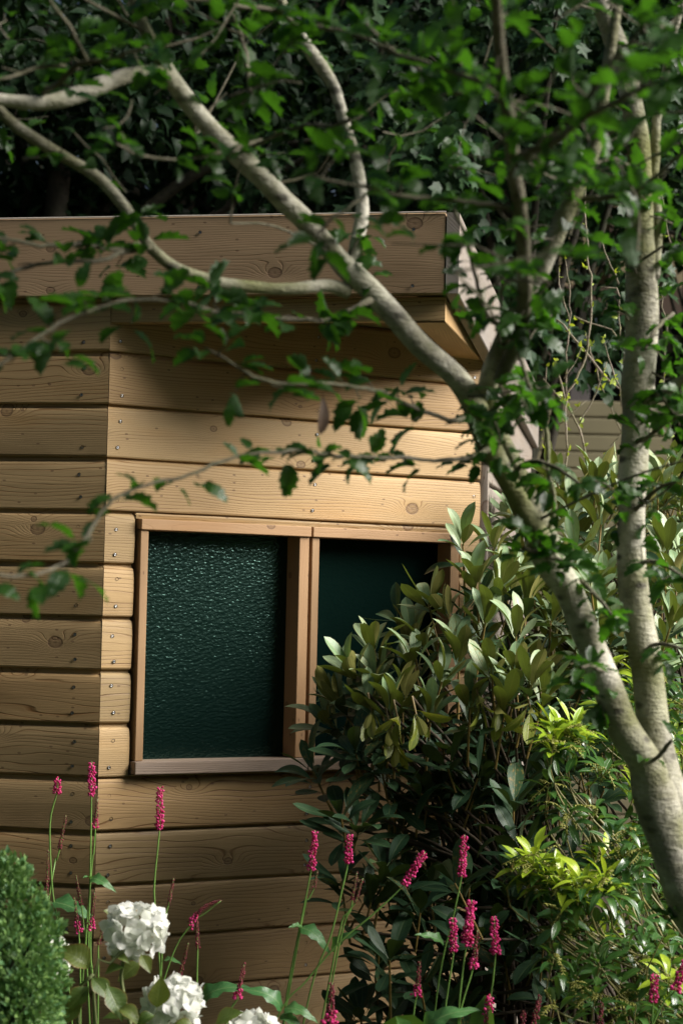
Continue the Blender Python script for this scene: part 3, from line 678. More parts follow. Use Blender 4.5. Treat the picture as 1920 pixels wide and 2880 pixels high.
def branch(pts, w_end=None, leaves=1.0, size=.052, every=.035, sides=8, start=0.12, mat='bark_twig', lump=.05, seed=0, n_each=(3, 5), shoots=.03, zig=.004, label=None):
    path = stem([(x, y, Y, w * .82) for x, y, Y, w in pts], .015); rg = np.random.default_rng(seed + 100)
    nz = rg.normal(size=(len(path), 3)); 
    ker = np.ones(5) / 5
    for k in range(3): path[:, k] += np.convolve(nz[:, k], ker, 'same') * zig * (np.arange(len(path)) > 2)
    mb = MB(); tube(mb, path, sides, lump, rg.random(), seed=seed)
    st = new_store(); d = 0; nxt = every * .5; L = np.concatenate([[0], np.cumsum(np.linalg.norm(np.diff(path[:, :3], axis=0), axis=1))])
    if leaves > 0:
        q = L[-1] * start; leaves = leaves * (1.6 if seed in (14, 15, 16, 17, 18) else .82); size = size * (1.22 if seed in (14, 15, 16, 17, 18) else 1)
        while q < L[-1]:
            i = min(len(path) - 2, int(np.searchsorted(L, q)))
            c = path[i, :3]; tan = unit(path[i + 1, :3] - path[i, :3]); side = unit(rg.normal(size=3) * np.array([1, 1, .7]) + .4 * tan)
            ln = shoots * rg.uniform(.2, 1.3); e = c + side * ln
            if ln > .012: tube(mb, np.array([[*c, .0016], [*(c + side * ln * .5 + rg.normal(size=3) * .002), .0013], [*e, .001]]), 4, 0, cap=False)
            leaf_cluster(st, e, rg.integers(*n_each), size, out=side, rg=rg, spread=.006)
            q += every * rg.uniform(.5, 1.6) / leaves
        leaf_cluster(st, path[-1, :3], 4, size, out=unit(path[-1, :3] - path[-3, :3]), rg=rg, spread=.006)
    b = mb.build('branch', M[mat], tree)
    if label: b['label'] = label
    build_leaves(st, 'foliage', M['leaf_tree'], b, TREE_T)
    return path
B = branch
# limb from the main stem out to the left and up
B([(800, 668, 3.45, 50), (745, 655, 3.43, 38), (680, 663, 3.40, 34), (610, 662, 3.38, 34), (540, 655, 3.36, 34), (470, 640, 3.34, 34), (400, 615, 3.32, 34), (350, 572, 3.31, 34), (318, 525, 3.30, 32), (290, 480, 3.29, 34), (245, 425, 3.28, 34), (190, 385, 3.27, 34), (120, 345, 3.26, 34), (60, 305, 3.25, 34), (20, 275, 3.24, 30), (-60, 190, 3.2, 24)], leaves=.22, mat='bark', sides=12, seed=5, start=.3, n_each=(3, 6), zig=.001, lump=.04, shoots=.03)
B([(400, 190, 3.31, 46), (360, 165, 3.28, 40), (290, 175, 3.24, 42), (220, 200, 3.2, 48), (150, 228, 3.17, 46), (90, 238, 3.15, 40), (20, 232, 3.13, 34), (-60, 215, 3.1, 28)], leaves=.35, mat='bark', sides=12, seed=6, zig=.001, size=.055, label='lichened limb crossing the top left corner')
B([(808, 640, 3.44, 40), (818, 560, 3.46, 40), (832, 480, 3.47, 36), (818, 380, 3.48, 36), (793, 290, 3.48, 34), (766, 200, 3.48, 34), (716, 120, 3.48, 38), (668, 50, 3.48, 30), (630, -40, 3.48, 26)], leaves=.3, mat='bark', sides=10, seed=7, zig=.001)
B([(1150, 870, 3.42, 44), (1195, 760, 3.30, 42), (1205, 640, 3.12, 42), (1196, 520, 2.98, 42), (1180, 400, 2.86, 40), (1168, 280, 2.76, 40), (1150, 150, 2.68, 36), (1140, 20, 2.6, 34), (1130, -120, 2.5, 28)], leaves=.55, mat='bark_twig', sides=10, seed=8, zig=.001, size=.052)
B([(1500, 640, 3.76, 34), (1508, 520, 3.75, 30), (1500, 380, 3.74, 28), (1512, 240, 3.72, 26), (1545, 100, 3.7, 22), (1570, -20, 3.68, 18)], leaves=.5, mat='bark', sides=9, seed=9)
B([(1462, 925, 3.80, 44), (1500, 915, 3.74, 34), (1545, 890, 3.70, 30), (1600, 850, 3.66, 26)], leaves=.9, mat='bark', sides=9, seed=10)
B([(1340, 458, 3.27, 18), (1400, 452, 3.2, 16), (1450, 445, 3.15, 15), (1500, 405, 3.1, 14), (1570, 345, 3.0, 12)], leaves=.5, seed=11)
B([(1190, 360, 2.84, 26), (1240, 340, 2.70, 24), (1300, 300, 2.62, 22), (1360, 260, 2.55, 20), (1430, 225, 2.48, 20), (1500, 195, 2.4, 18), (1600, 180, 2.3, 16)], leaves=1.0, seed=12, size=.05)
B([(1200, 380, 2.84, 20), (1260, 310, 2.74, 18), (1330, 250, 2.65, 16), (1400, 150, 2.56, 14), (1480, 60, 2.5, 12)], leaves=1.0, seed=13, size=.05)
# the leafy twigs across the shed
B([(1080, 960, 3.5, 18), (1020, 962, 3.40, 14), (960, 940, 3.32, 13), (900, 912, 3.26, 12), (850, 893, 3.2, 12), (780, 886, 3.14, 11), (720, 882, 3.1, 11), (650, 878, 3.06, 11), (580, 862, 3.02, 10), (530, 835, 2.98, 8), (470, 800, 2.95, 6)], leaves=.55, seed=14, start=.25, size=.046)
B([(1125, 1030, 3.52, 20), (1075, 1052, 3.42, 14), (1000, 1058, 3.34, 12), (930, 1050, 3.28, 11), (850, 1052, 3.22, 11), (760, 1044, 3.16, 10), (680, 1034, 3.1, 10), (600, 1042, 3.06, 10), (520, 1058, 3.02, 10), (420, 1090, 2.97, 10), (350, 1105, 2.93, 10), (285, 1135, 2.89, 11), (235, 1178, 2.85, 12), (180, 1260, 2.8, 11), (120, 1300, 2.76, 10), (40, 1318, 2.72, 9), (-30, 1312, 2.7, 7)], leaves=.62, seed=15, start=.2, size=.042, shoots=.015, n_each=(2, 4))
B([(850, 690, 3.43, 22), (800, 712, 3.34, 16), (745, 735, 3.27, 14), (690, 732, 3.2, 13), (620, 722, 3.15, 12), (550, 718, 3.1, 13), (490, 720, 3.06, 12), (430, 700, 3.02, 12), (350, 690, 2.98, 11), (280, 695, 2.94, 11), (200, 715, 2.9, 11), (140, 740, 2.87, 12), (70, 790, 2.83, 12), (-20, 850, 2.8, 10)], leaves=.8, seed=16, start=.15, size=.046, n_each=(3, 5))
B([(350, 565, 3.3, 18), (290, 578, 3.22, 14), (240, 598, 3.18, 14), (180, 606, 3.15, 13), (120, 604, 3.12, 12), (50, 618, 3.1, 12), (-20, 640, 3.05, 11)], leaves=.4, seed=17, size=.045, start=.1)
B([(318, 560, 3.28, 14), (260, 572, 3.2, 13), (190, 565, 3.15, 12), (110, 562, 3.1, 12), (40, 552, 3.06, 12), (-20, 545, 3.0, 9)], leaves=.45, seed=18, size=.045, start=.1)
B([(560, 345, 3.35, 12), (600, 330, 3.2, 12), (640, 312, 3.15, 11), (700, 290, 3.1, 11), (760, 285, 3.0, 11), (800, 275, 2.95, 10)], leaves=.5, seed=19, size=.046)
B([(600, 322, 3.24, 12), (540, 340, 3.18, 12), (480, 358, 3.12, 12), (400, 365, 3.06, 11), (330, 352, 3.0, 9), (270, 330, 2.95, 7)], leaves=.5, seed=20, start=.4, size=.046)
B([(690, 60, 3.4, 16), (620, 25, 3.35, 15), (545, 12, 3.3, 14), (470, 5, 3.25, 12), (380, -10, 3.2, 10)], leaves=1.2, seed=21, size=.055)
B([(520, -10, 3.3, 14), (548, 70, 3.28, 15), (568, 150, 3.26, 16), (580, 215, 3.24, 13)], leaves=.5, seed=22, size=.055)
B([(100, 215, 3.15, 16), (130, 190, 3.1, 18), (165, 160, 3.05, 17), (200, 145, 3.02, 14), (260, 130, 2.98, 12), (340, 110, 2.95, 10)], leaves=1.1, seed=23, size=.05)
B([(205, 148, 3.02, 12), (170, 80, 2.98, 11), (130, 20, 2.94, 10), (100, -40, 2.9, 8)], leaves=.9, seed=24, size=.05)
B([(150, 150, 3.04, 12), (80, 155, 3.0, 11), (20, 180, 2.96, 10), (-30, 190, 2.94, 8)], leaves=1.0, seed=25, size=.055)
B([(1130, 200, 2.7, 16), (1060, 170, 2.75, 15), (990, 150, 2.8, 13), (900, 110, 2.84, 12), (840, 60, 2.88, 10)], leaves=1.3, seed=26, size=.05)
B([(1210, 265, 2.78, 14), (1150, 235, 2.85, 14), (1060, 215, 2.9, 14), (980, 175, 2.95, 13), (900, 120, 3.0, 12), (800, 80, 3.04, 11), (700, 60, 3.08, 10)], leaves=1.1, seed=27, size=.055)
B([(1190, 480, 2.94, 14), (1120, 470, 2.9, 13), (1040, 460, 2.88, 12), (960, 450, 2.86, 12), (880, 440, 2.84, 12), (800, 420, 2.82, 10), (720, 400, 2.8, 8)], leaves=1.1, seed=28, size=.052)
B([(860, 430, 2.9, 12), (810, 470, 2.86, 11), (770, 500, 2.84, 10), (730, 540, 2.82, 8)], leaves=1.3, seed=29, size=.048)
B([(1165, 760, 3.36, 16), (1120, 720, 3.3, 14), (1095, 640, 3.25, 12), (1070, 560, 3.2, 11), (1040, 480, 3.15, 10)], leaves=1.0, seed=30, size=.048)
B([(1205, 700, 3.3, 16), (1190, 800, 3.3, 13), (1200, 860, 3.3, 12), (1230, 930, 3.32, 10)], leaves=1.4, seed=31, size=.05)
B([(1100, 960, 3.5, 18), (1150, 930, 3.4, 14), (1200, 905, 3.34, 12), (1260, 890, 3.3, 9)], leaves=1.3, seed=32, size=.05)
B([(1160, 1100, 3.54, 16), (1220, 1060, 3.5, 13), (1280, 1080, 3.46, 11), (1330, 1110, 3.42, 9)], leaves=1.2, seed=33, size=.046)
B([(1255, 1240, 3.6, 16), (1270, 1160, 3.56, 13), (1262, 1080, 3.52, 13), (1255, 1000, 3.5, 14), (1240, 930, 3.48, 12)], leaves=.55, seed=34, size=.044, mat='bark')
B([(1250, 1270, 3.58, 14), (1200, 1265, 3.5, 12), (1310, 1290, 3.52, 9)], leaves=1.6, seed=35, size=.048)
B([(1330, 1330, 3.62, 14), (1380, 1380, 3.58, 11), (1400, 1410, 3.55, 8)], leaves=1.3, seed=36, size=.044)
B([(1385, 1540, 3.64, 14), (1360, 1530, 3.55, 12), (1330, 1535, 3.5, 9)], leaves=1.3, seed=37, size=.04)
B([(1485, 1760, 3.7, 14), (1530, 1715, 3.62, 12), (1545, 1700, 3.6, 9)], leaves=.5, seed=38, size=.04)
B([(1545, 720, 3.76, 12), (1500, 760, 3.7, 12), (1480, 800, 3.65, 9)], leaves=.7, seed=39, size=.045)
B([(1470, 1500, 3.79, 14), (1520, 1480, 3.72, 12), (1590, 1500, 3.68, 9)], leaves=1.0, seed=40, size=.048)
B([(1450, 1180, 3.79, 14), (1500, 1130, 3.72, 12), (1560, 1100, 3.68, 10), (1610, 1060, 3.65, 9)], leaves=1.5, seed=41, size=.046)
B([(1455, 1300, 3.79, 14), (1510, 1290, 3.72, 12), (1570, 1330, 3.68, 10)], leaves=1.4, seed=42, size=.046)
B([(1455, 1020, 3.79, 14), (1500, 990, 3.7, 12), (1550, 960, 3.65, 10), (1600, 940, 3.6, 8)], leaves=1.6, seed=43, size=.046)
# short leafy spurs all along the stems, and the free-growing twigs that fill the crown overhead
rgc = np.random.default_rng(42); st = new_store(); mbt = MB()
def spur(c, d, ln, size, n, rad=.0022):
    k = 4; pts = [c]; dd = d.copy()
    for i in range(k):
        dd = unit(dd + rgc.normal(size=3) * .22 + np.array([0, 0, .06])); pts.append(pts[-1] + dd * ln / k)
    pts = np.array(pts); tube(mbt, np.column_stack([pts, np.linspace(rad, .0009, k + 1)]), 5, 0, cap=False)
    for i in range(1, k + 1):
        for q in range(n): leaf_cluster(st, pts[i] * rgc.uniform(.3, 1) + pts[i - 1] * 0 + 0, 0, size)
        leaf_cluster(st, pts[i] + (pts[i - 1] - pts[i]) * rgc.random(), n, size, out=dd, rg=rgc, spread=.008)
for path, n, a, b_ in ((main_path, 18, .30, 1.0), (right_path, 18, .15, 1.0), (fork_path, 12, .25, 1.0)):
    for _ in range(n):
        i = int(len(path) * rgc.uniform(a, b_)) - 1; c = path[i, :3]; d = unit(rgc.normal(size=3) * np.array([1, .9, .8]) + np.array([0, -.3, .15]))
        spur(c + d * path[i, 3] * .8, d, rgc.uniform(.02, .07), .042, rgc.integers(1, 3))
def crown_twig(x, y, Y, ln, size=.05, n=2):
    c = Q(x, y, Y); d = unit(np.array([rgc.normal(), rgc.normal() * .5, rgc.normal() * .5 + .1])); b = c - d * ln * .5; spur(b, d, ln, size, n)
    allp = np.vstack([main_path, right_path, fork_path]); dist = np.linalg.norm(allp[:, :3] - b, axis=1); j = int(np.argmin(dist + np.maximum(0, allp[:, 2] - b[2]) * 2))
    if dist[j] < 1.3 and rgc.random() < .22: a = allp[j, :3]; mdl = a * .5 + b * .5 + rgc.normal(size=3) * .04; tube(mbt, catmull(np.array([[*a, .0032], [*mdl, .0024], [*b, .0018]]), .05), 5, .05, cap=False)
for _ in range(32):      # upper right: the near, dense part of the crown
    x = rgc.uniform(880, 1600); y = rgc.uniform(-120, 420) if rgc.random() < .85 else rgc.uniform(300, 620)
    if y > 330 and x < 1060: continue
    crown_twig(x, y, rgc.uniform(2.5, 3.5), rgc.uniform(.12, .26), .05, 2)
for _ in range(13):      # upper middle
    crown_twig(rgc.uniform(440, 1000), rgc.uniform(-120, 400), rgc.uniform(3.0, 3.7), rgc.uniform(.10, .2), .05, 2)
for _ in range(12):      # upper left
    crown_twig(rgc.uniform(-60, 460), rgc.uniform(-120, 420), rgc.uniform(2.9, 3.6), rgc.uniform(.08, .18), .046, 1)
for _ in range(9): crown_twig(rgc.uniform(1080, 1240), rgc.uniform(640, 1060), rgc.uniform(3.2, 3.5), rgc.uniform(.05, .12), .044, 2)
for _ in range(12): crown_twig(rgc.uniform(1400, 1620), rgc.uniform(250, 1150), rgc.uniform(3.4, 3.9), rgc.uniform(.05, .14), .044, 2)
for (cx, cy, cz, rx, ry, rz, n_) in ((1.65, 3.0, 3.95, .9, 1.1, .85, 3600), (.3, 3.0, 4.35, 1.0, 1.0, .55, 1500)):     # crown leaf clouds out of view, added to shade the leaves in frame
    cl = rand_dirs(60, 0, rgc) * rgc.random(60)[:, None] ** .4 * np.array([rx, ry, rz]) + np.array([cx, cy, cz])
    for q in range(60):
        for _ in range(n_ // 60): leaf_cluster(st, cl[q] + rgc.normal(size=3) * .09, 1, .058, rg=rgc)
        allp = np.vstack([main_path[-60:], right_path[-60:], fork_path[-60:]]); allp = allp[allp[:, 2] > 2.78]; a = allp[rgc.integers(0, len(allp)), :3]
        if q % 12 == 0: tube(mbt, catmull(np.array([[*a, .004], [*(a * .5 + cl[q] * .5 + rgc.normal(size=3) * .05), .003], [*cl[q], .0015]]), .08), 5, .05, cap=False)
cr = build_leaves(st, 'crown', [M['leaf_tree'], M['bark_twig']], tree, TREE_T, extra=mbt)
# one withered leaf hanging from a twig
mb = MB(); c = Q(742, 900, 3.1); mb.inst(RHO_T[1], np.array([c]), np.array([[.02, 0, -1.0]]), np.array([[.5, -.8, 0]]), [.066]); mb.build('withered_leaf', M['leaf_dead'], tree)

# ------------------------------------------------------------------ rhododendrons
def whorl(store, c, ax, n, size, rg, spread=(28, 72), tilt=0):
    ax = unit(ax); e1 = unit(np.cross(ax, [0.3, 1, 0.2])); e2 = np.cross(ax, e1); a0 = rg.random() * 6.28
    for k in range(n):
        a = a0 + k * 2.399; th = math.radians(rg.uniform(spread[0], spread[1]) * (.55 + .6 * k / n))
        d = ax * math.cos(th) + (e1 * math.cos(a) + e2 * math.sin(a)) * math.sin(th)
        nrm = ax - np.dot(ax, d) * d + rg.normal(size=3) * .12
        store['p'].append(c + d * .006 - ax * .004 * k); store['Y'].append(d); store['Z'].append(nrm); store['s'].append(size * rg.uniform(.72, 1.12))
def rhodo(label, root, front, fill, lsize, seed, mat='leaf_rho', droopy=(), spread=(16, 60)):
    rg = np.random.default_rng(seed); o = empty('rhododendron_shrub', root, label, 'shrub', 'rhododendrons around the shed corner')
    st = new_store(); sd = new_store(); so = new_store(); sm_ = MB(); old_ = MB(); root = np.array(root)
    def shoot(c, ax, ln=.16, rad=.003, long=True):
        b = c - unit(ax) * ln; tgt = root + np.array([rg.normal() * .06, rg.normal() * .06, .35 + rg.random() * .4]); m2 = b * .45 + tgt * .55; m2[2] = b[2] * .7 + tgt[2] * .3
        if not long: tube(sm_, np.array([[*c, rad * .8], [*(b + rg.normal(size=3) * .01), rad]]), 5, 0, cap=False); return
        tube(sm_, np.array([[*c, rad * .8], [*b, rad * 1.2]]), 6, 0, cap=False)
        tube(old_, catmull(np.array([[*b, rad * 1.2], [*m2, rad * 1.5], [*tgt, rad * 2.0], [*(tgt * np.array([1, 1, 0]) + rg.normal(size=3) * np.array([.03, .03, 0])), rad * 2.4]]), .06), 6, .0, cap=False)
    for (x, y, Y, lean) in front:
        c = P(x, y, Y); ax = unit(np.array([lean + rg.normal() * .12, -.22 + rg.normal() * .15, 1.0])); whorl(st, c, ax, rg.integers(7, 11), lsize * 1.08, rg, spread); shoot(c, ax)
        # last year's leaves further down the shoot, held lower
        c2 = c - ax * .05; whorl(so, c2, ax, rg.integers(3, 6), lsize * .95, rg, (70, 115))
    for (x, y, Y) in droopy:
        c = P(x, y, Y); whorl(sd, c, np.array([rg.normal() * .2, -.5, -.6]), 5, lsize * .85, rg, (10, 50)); shoot(c, np.array([.1, -.2, -.4]), .05)
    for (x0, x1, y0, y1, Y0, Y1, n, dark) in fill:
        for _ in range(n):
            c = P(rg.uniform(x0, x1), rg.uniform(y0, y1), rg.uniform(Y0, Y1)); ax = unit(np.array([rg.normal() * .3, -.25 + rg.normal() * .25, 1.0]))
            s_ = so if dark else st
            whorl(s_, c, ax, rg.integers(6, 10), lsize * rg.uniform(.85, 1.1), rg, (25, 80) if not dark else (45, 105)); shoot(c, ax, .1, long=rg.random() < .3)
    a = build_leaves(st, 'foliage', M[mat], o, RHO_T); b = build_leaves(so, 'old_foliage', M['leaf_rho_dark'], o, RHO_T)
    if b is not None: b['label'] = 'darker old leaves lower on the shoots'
    d = build_leaves(sd, 'yellow_foliage', M['leaf_yellow'], o, RHO_T)
    if d is not None: d['label'] = 'hanging yellowing leaves'
    sm_.build('stems', [M['stem_rho'], M['stem_rho_old']], o, extra=old_); return o
def R(*v): return v
front1 = [(1300, 1531, 5.45, -.35), (1385, 1543, 5.5, -.05), (1336, 1641, 5.35, -.1), (1254, 1727, 5.35, -.45), (1159, 1797, 5.4, -.35), (1052, 1825, 5.3, -.15), (1055, 1917, 5.25, -.1), (992, 1895, 5.25, -.5), (1131, 1960, 5.15, .1), (1162, 1868, 5.25, -.1),
          (1242, 1917, 5.15, .15), (1364, 1751, 5.25, -.05), (1493, 1926, 5.0, .2), (1447, 1892, 5.05, -.1), (1382, 1898, 5.05, -.2), (1450, 1788, 5.15, .1), (1407, 1647, 5.3, .2), (1040, 1990, 5.2, -.3), (950, 1975, 5.25, -.7), (1320, 1990, 5.05, 0), (1210, 2010, 5.1, 0), (1420, 1990, 5.0, .1), (930, 2040, 5.3, -.8), (1100, 2010, 5.1, 0), (1530, 1960, 5.0, .2), (1290, 1850, 5.2, 0), (1480, 1700, 5.3, .1)]
root1 = (.50, 5.40, 0)
rhodo('rhododendron with upright pale leaf whorls in front of the right window', root1, front1,
      [(1180, 1560, 1640, 2000, 5.3, 5.65, 13, False), (1330, 1560, 1560, 1750, 5.45, 5.7, 8, False), (1100, 1560, 1700, 2000, 5.4, 5.7, 14, True), (960, 1560, 1950, 2130, 5.2, 5.5, 22, True), (1000, 1560, 2000, 2200, 5.4, 5.65, 18, True)], .105, 3,
      droopy=[(1045, 2000, 5.1), (1118, 2020, 5.05), (1095, 2040, 5.1), (1170, 2010, 5.0), (1400, 1985, 5.0), (1345, 1960, 5.0), (1490, 1990, 4.95), (1110, 2090, 5.1)])
root2 = (1.05, 5.9, 0)
rhodo('rhododendron growing between the shed end and the pale two-stemmed tree', root2,
      [(1673, 1360, 5.9, .1), (1689, 1476, 5.7, 0), (1603, 1427, 5.8, -.2), (1682, 1788, 5.3, .1), (1887, 1751, 5.3, .1), (1848, 1402, 5.8, .2), (1560, 1350, 6.0, -.2), (1480, 1400, 6.0, -.3), (1740, 1330, 6.1, .1), (1890, 1330, 5.9, .2), (1790, 1450, 5.8, 0), (1870, 1550, 5.6, .2), (1620, 1560, 5.6, -.1), (1530, 1500, 5.7, -.2), (1900, 1640, 5.5, .1), (1570, 1640, 5.6, -.1), (1690, 1650, 5.5, .1)],
      [(1440, 1960, 1400, 1700, 5.7, 6.5, 62, False), (1500, 1960, 1650, 1950, 5.3, 5.9, 44, False), (1450, 1960, 1650, 2050, 5.6, 6.3, 36, True), (1500, 1960, 1350, 1450, 6.2, 6.8, 22, False), (1520, 1990, 1950, 2300, 5.3, 6.0, 34, True)], .11, 4)
root3 = (.62, 5.1, 0)
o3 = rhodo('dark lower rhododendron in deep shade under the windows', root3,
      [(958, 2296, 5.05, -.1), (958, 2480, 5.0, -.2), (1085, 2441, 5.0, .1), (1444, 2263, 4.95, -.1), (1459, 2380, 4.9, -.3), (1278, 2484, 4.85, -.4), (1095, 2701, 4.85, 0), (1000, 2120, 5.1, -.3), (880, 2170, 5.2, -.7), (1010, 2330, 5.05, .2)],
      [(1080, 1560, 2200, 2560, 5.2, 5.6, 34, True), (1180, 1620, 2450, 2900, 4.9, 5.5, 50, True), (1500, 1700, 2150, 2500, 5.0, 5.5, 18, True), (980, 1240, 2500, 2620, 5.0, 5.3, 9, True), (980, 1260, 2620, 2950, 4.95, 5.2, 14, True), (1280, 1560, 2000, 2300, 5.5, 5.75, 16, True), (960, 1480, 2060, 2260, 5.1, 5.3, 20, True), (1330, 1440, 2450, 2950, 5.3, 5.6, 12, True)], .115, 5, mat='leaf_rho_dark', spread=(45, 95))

# ------------------------------------------------------------------ pieris
def pieris(label, root, tops, fills, seed, size=.062):
    rg = np.random.default_rng(seed); o = empty('pieris_shrub', root, label, 'shrub', 'fine-leaved shrubs under the tree'); sn = new_store(); so = new_store(); sm_ = MB(); bd = MB(); root = np.array(root)
    def one(c, new, tassel, long=True):
        ax = unit(np.array([rg.normal() * .25, -.2 + rg.normal() * .2, 1.0]))
        if new: whorl(sn, c, ax, rg.integers(9, 13), size * 1.08, rg, (50, 95)); 
        whorl(so, c - ax * .012, ax, rg.integers(7, 11), size, rg, (95, 150)) if new else whorl(so, c, ax, rg.integers(9, 14), size, rg, (60, 140))
        if not long: tube(sm_, np.array([[*c, .0013], [*(c - ax * .06 + rg.normal(size=3) * .01), .0018]]), 5, 0, cap=False)
        b = c - ax * .12; tgt = root + np.array([rg.normal() * .1, rg.normal() * .1, .4]); m2 = b * .5 + tgt * .5; m2[2] = b[2] * .65 + tgt[2] * .35
        if long: tube(sm_, catmull(np.array([[*c, .0013], [*b, .0022], [*m2, .004], [*tgt, .007]]), .05), 5, 0, cap=False)
        if tassel:
            for q in range(rg.integers(3, 6)):
                d = unit(np.array([rg.normal() - .4, rg.normal() * .6 - .3, rg.normal() * .35 + .05])); L = rg.uniform(.035, .07); n = 7; pts = [c]
                for i in range(n): d = unit(d + np.array([0, 0, -.06]) + rg.normal(size=3) * .08); pts.append(pts[-1] + d * L / n)
                pts = np.array(pts); tube(bd, np.column_stack([pts, np.full(n + 1, .0007)]), 4, 0, cap=False)
                for i in range(1, n + 1):
                    for sgn in (-1, 1):
                        e = unit(np.cross(d, [0, 0, 1]) * sgn + np.array([0, 0, -.5]) + rg.normal(size=3) * .3)
                        tube(bd, np.array([[*pts[i], .0006], [*(pts[i] + e * .005), .0017], [*(pts[i] + e * .0085), .0007]]), 5, 0)
    for (x, y, Y, new) in tops: one(P(x, y, Y), new, True)
    for (x0, x1, y0, y1, Y0, Y1, n, pn) in fills:
        for _ in range(n): one(P(rg.uniform(x0, x1), rg.uniform(y0, y1), rg.uniform(Y0, Y1)), rg.random() < pn, rg.random() < .35, rg.random() < .22)
    a = build_leaves(sn, 'young_foliage', M['leaf_pie_new'], o, PIE_T)
    if a is not None: a['label'] = 'lime green young leaves'
    build_leaves(so, 'foliage', M['leaf_pie'], o, PIE_T); sm_.build('stems', M['stem_pie'], o); bd.build('flower_buds', M['bud_pie'], o); return o
pieris('pieris with drooping leaves and lime new tips, left of the leaning tree trunk', (.95, 4.8, 0),
       [(1557, 2053, 4.75, 1), (1627, 2085, 4.75, 0), (1640, 2044, 4.8, 1), (1541, 2203, 4.75, 0), (1592, 2289, 4.7, 0), (1672, 2267, 4.7, 0), (1481, 2423, 4.65, 1), (1541, 2458, 4.6, 1), (1621, 2490, 4.55, 1), (1685, 2449, 4.6, 0), (1748, 2410, 4.6, 0), (1771, 2331, 4.65, 0), (1806, 2385, 4.6, 0), (1590, 2060, 4.78, 1), (1555, 2080, 4.7, 1), (1610, 2040, 4.75, 1), (1510, 2430, 4.6, 1), (1580, 2470, 4.55, 1), (1640, 2480, 4.5, 1), (1700, 2470, 4.5, 1), (1500, 2400, 4.6, 1), (1510, 2470, 4.6, 0), (1580, 2560, 4.5, 0), (1560, 2680, 4.5, 0), (1700, 2160, 4.8, 0)],
       [(1500, 1800, 2440, 2640, 4.5, 4.9, 16, .12), (1660, 1930, 2340, 2560, 4.6, 5.0, 16, .1), (1560, 1950, 2620, 2900, 4.45, 4.9, 24, .04), (1780, 1960, 2560, 2900, 4.4, 4.8, 14, .12)], 11)
pieris('pieris sprays showing behind and right of the forked trunk', (1.35, 5.0, 0), [], [(1780, 1960, 1870, 2350, 4.9, 5.3, 32, .35), (1690, 1800, 1880, 2150, 5.0, 5.3, 14, .4)], 12)

# ------------------------------------------------------------------ conifer at lower left
rg = np.random.default_rng(21); cc = P(-118, 2840, 4.0); con = empty('dwarf_conifer', (cc[0], cc[1], 0), 'dense rounded green dwarf conifer in the lower left corner', 'conifer')
def shootlet():
    V = []; F = []; A = []
    for i in range(7):
        y0 = .1 + .12 * i; sgn = 1 if i % 2 else -1; L = .34 * (1 - .08 * i); a = .75
        k = len(V); dx, dy = sgn * math.sin(a) * L, math.cos(a) * L; w = .085
        V += [(0, y0 - w, 0), (dx * .6 + w * .6, y0 + dy * .5, .05), (dx, y0 + dy, .02), (dx * .5 - sgn * w, y0 + dy * .7, .05)]; F.append([k, k + 1, k + 2, k + 3]); A += [(0, 0), (.5, .5), (0, 1), (.5, .5)]
    k = len(V); V += [(-.03, 0, 0), (.03, 0, 0), (.02, 1, 0), (-.02, 1, 0)]; F.append([k, k + 1, k + 2, k + 3]); A += [(0, 0)] * 4
    return np.array(V), np.array(F), np.array(A)
CON_T = [shootlet()]
mb = MB(); ps = []; ds = []; H = cc[2] + .10
lobes = []
for i in range(46):
    a = rg.uniform(0, 6.28); el = rg.uniform(-.5, 1.45); r = .125
    lobes.append((cc + np.array([math.cos(a) * math.cos(el) * r, math.sin(a) * math.cos(el) * r, math.sin(el) * r * 1.15]), rg.uniform(.045, .085)))
lobes += [(P(20, 2475, 3.95), .045), (P(95, 2640, 3.9), .055), (P(60, 2560, 3.9), .05), (P(120, 2760, 3.9), .05), (P(-10, 2520, 3.95), .06), (P(40, 2700, 3.85), .07), (P(70, 2830, 3.85), .07)]
for c, r in lobes:
    n = int(150000 * r * r) + 100; d = rand_dirs(n, .25, rg); rr = r * rg.uniform(.72, 1.06, n)[:, None] * (1 + .12 * np.sin(d[:, :1] * 23 + c[0] * 99) * np.sin(d[:, 2:] * 21)); ps.append(c + d * rr); ds.append(unitN(d + (c - cc) / .2 * .5 + np.array([0, 0, .5]) + rg.normal(size=(n, 3)) * .35))
ps = np.vstack(ps); ds = np.vstack(ds); scatter(mb, BG_T, ps, ds, rand_dirs(len(ps), .6, rg) + unitN(ps - cc), rg.uniform(.007, .019, len(ps)), rnd=np.clip(rg.random(len(ps)) ** 1.3, 0, 1))
mb.build('foliage', M['leaf_con'], con)
mb = MB(); tube(mb, catmull(np.array([[cc[0], cc[1], -.02, .03], [cc[0] + .02, cc[1], .25, .024], [cc[0], cc[1], cc[2], .015]]), .05), 8, .05)
for c, r in lobes: tube(mb, np.array([[cc[0], cc[1], max(.15, cc[2] - .15), .006], [*c, .003]]), 5, 0, cap=False)
mb.build('trunk', M['bark_dark'], con)

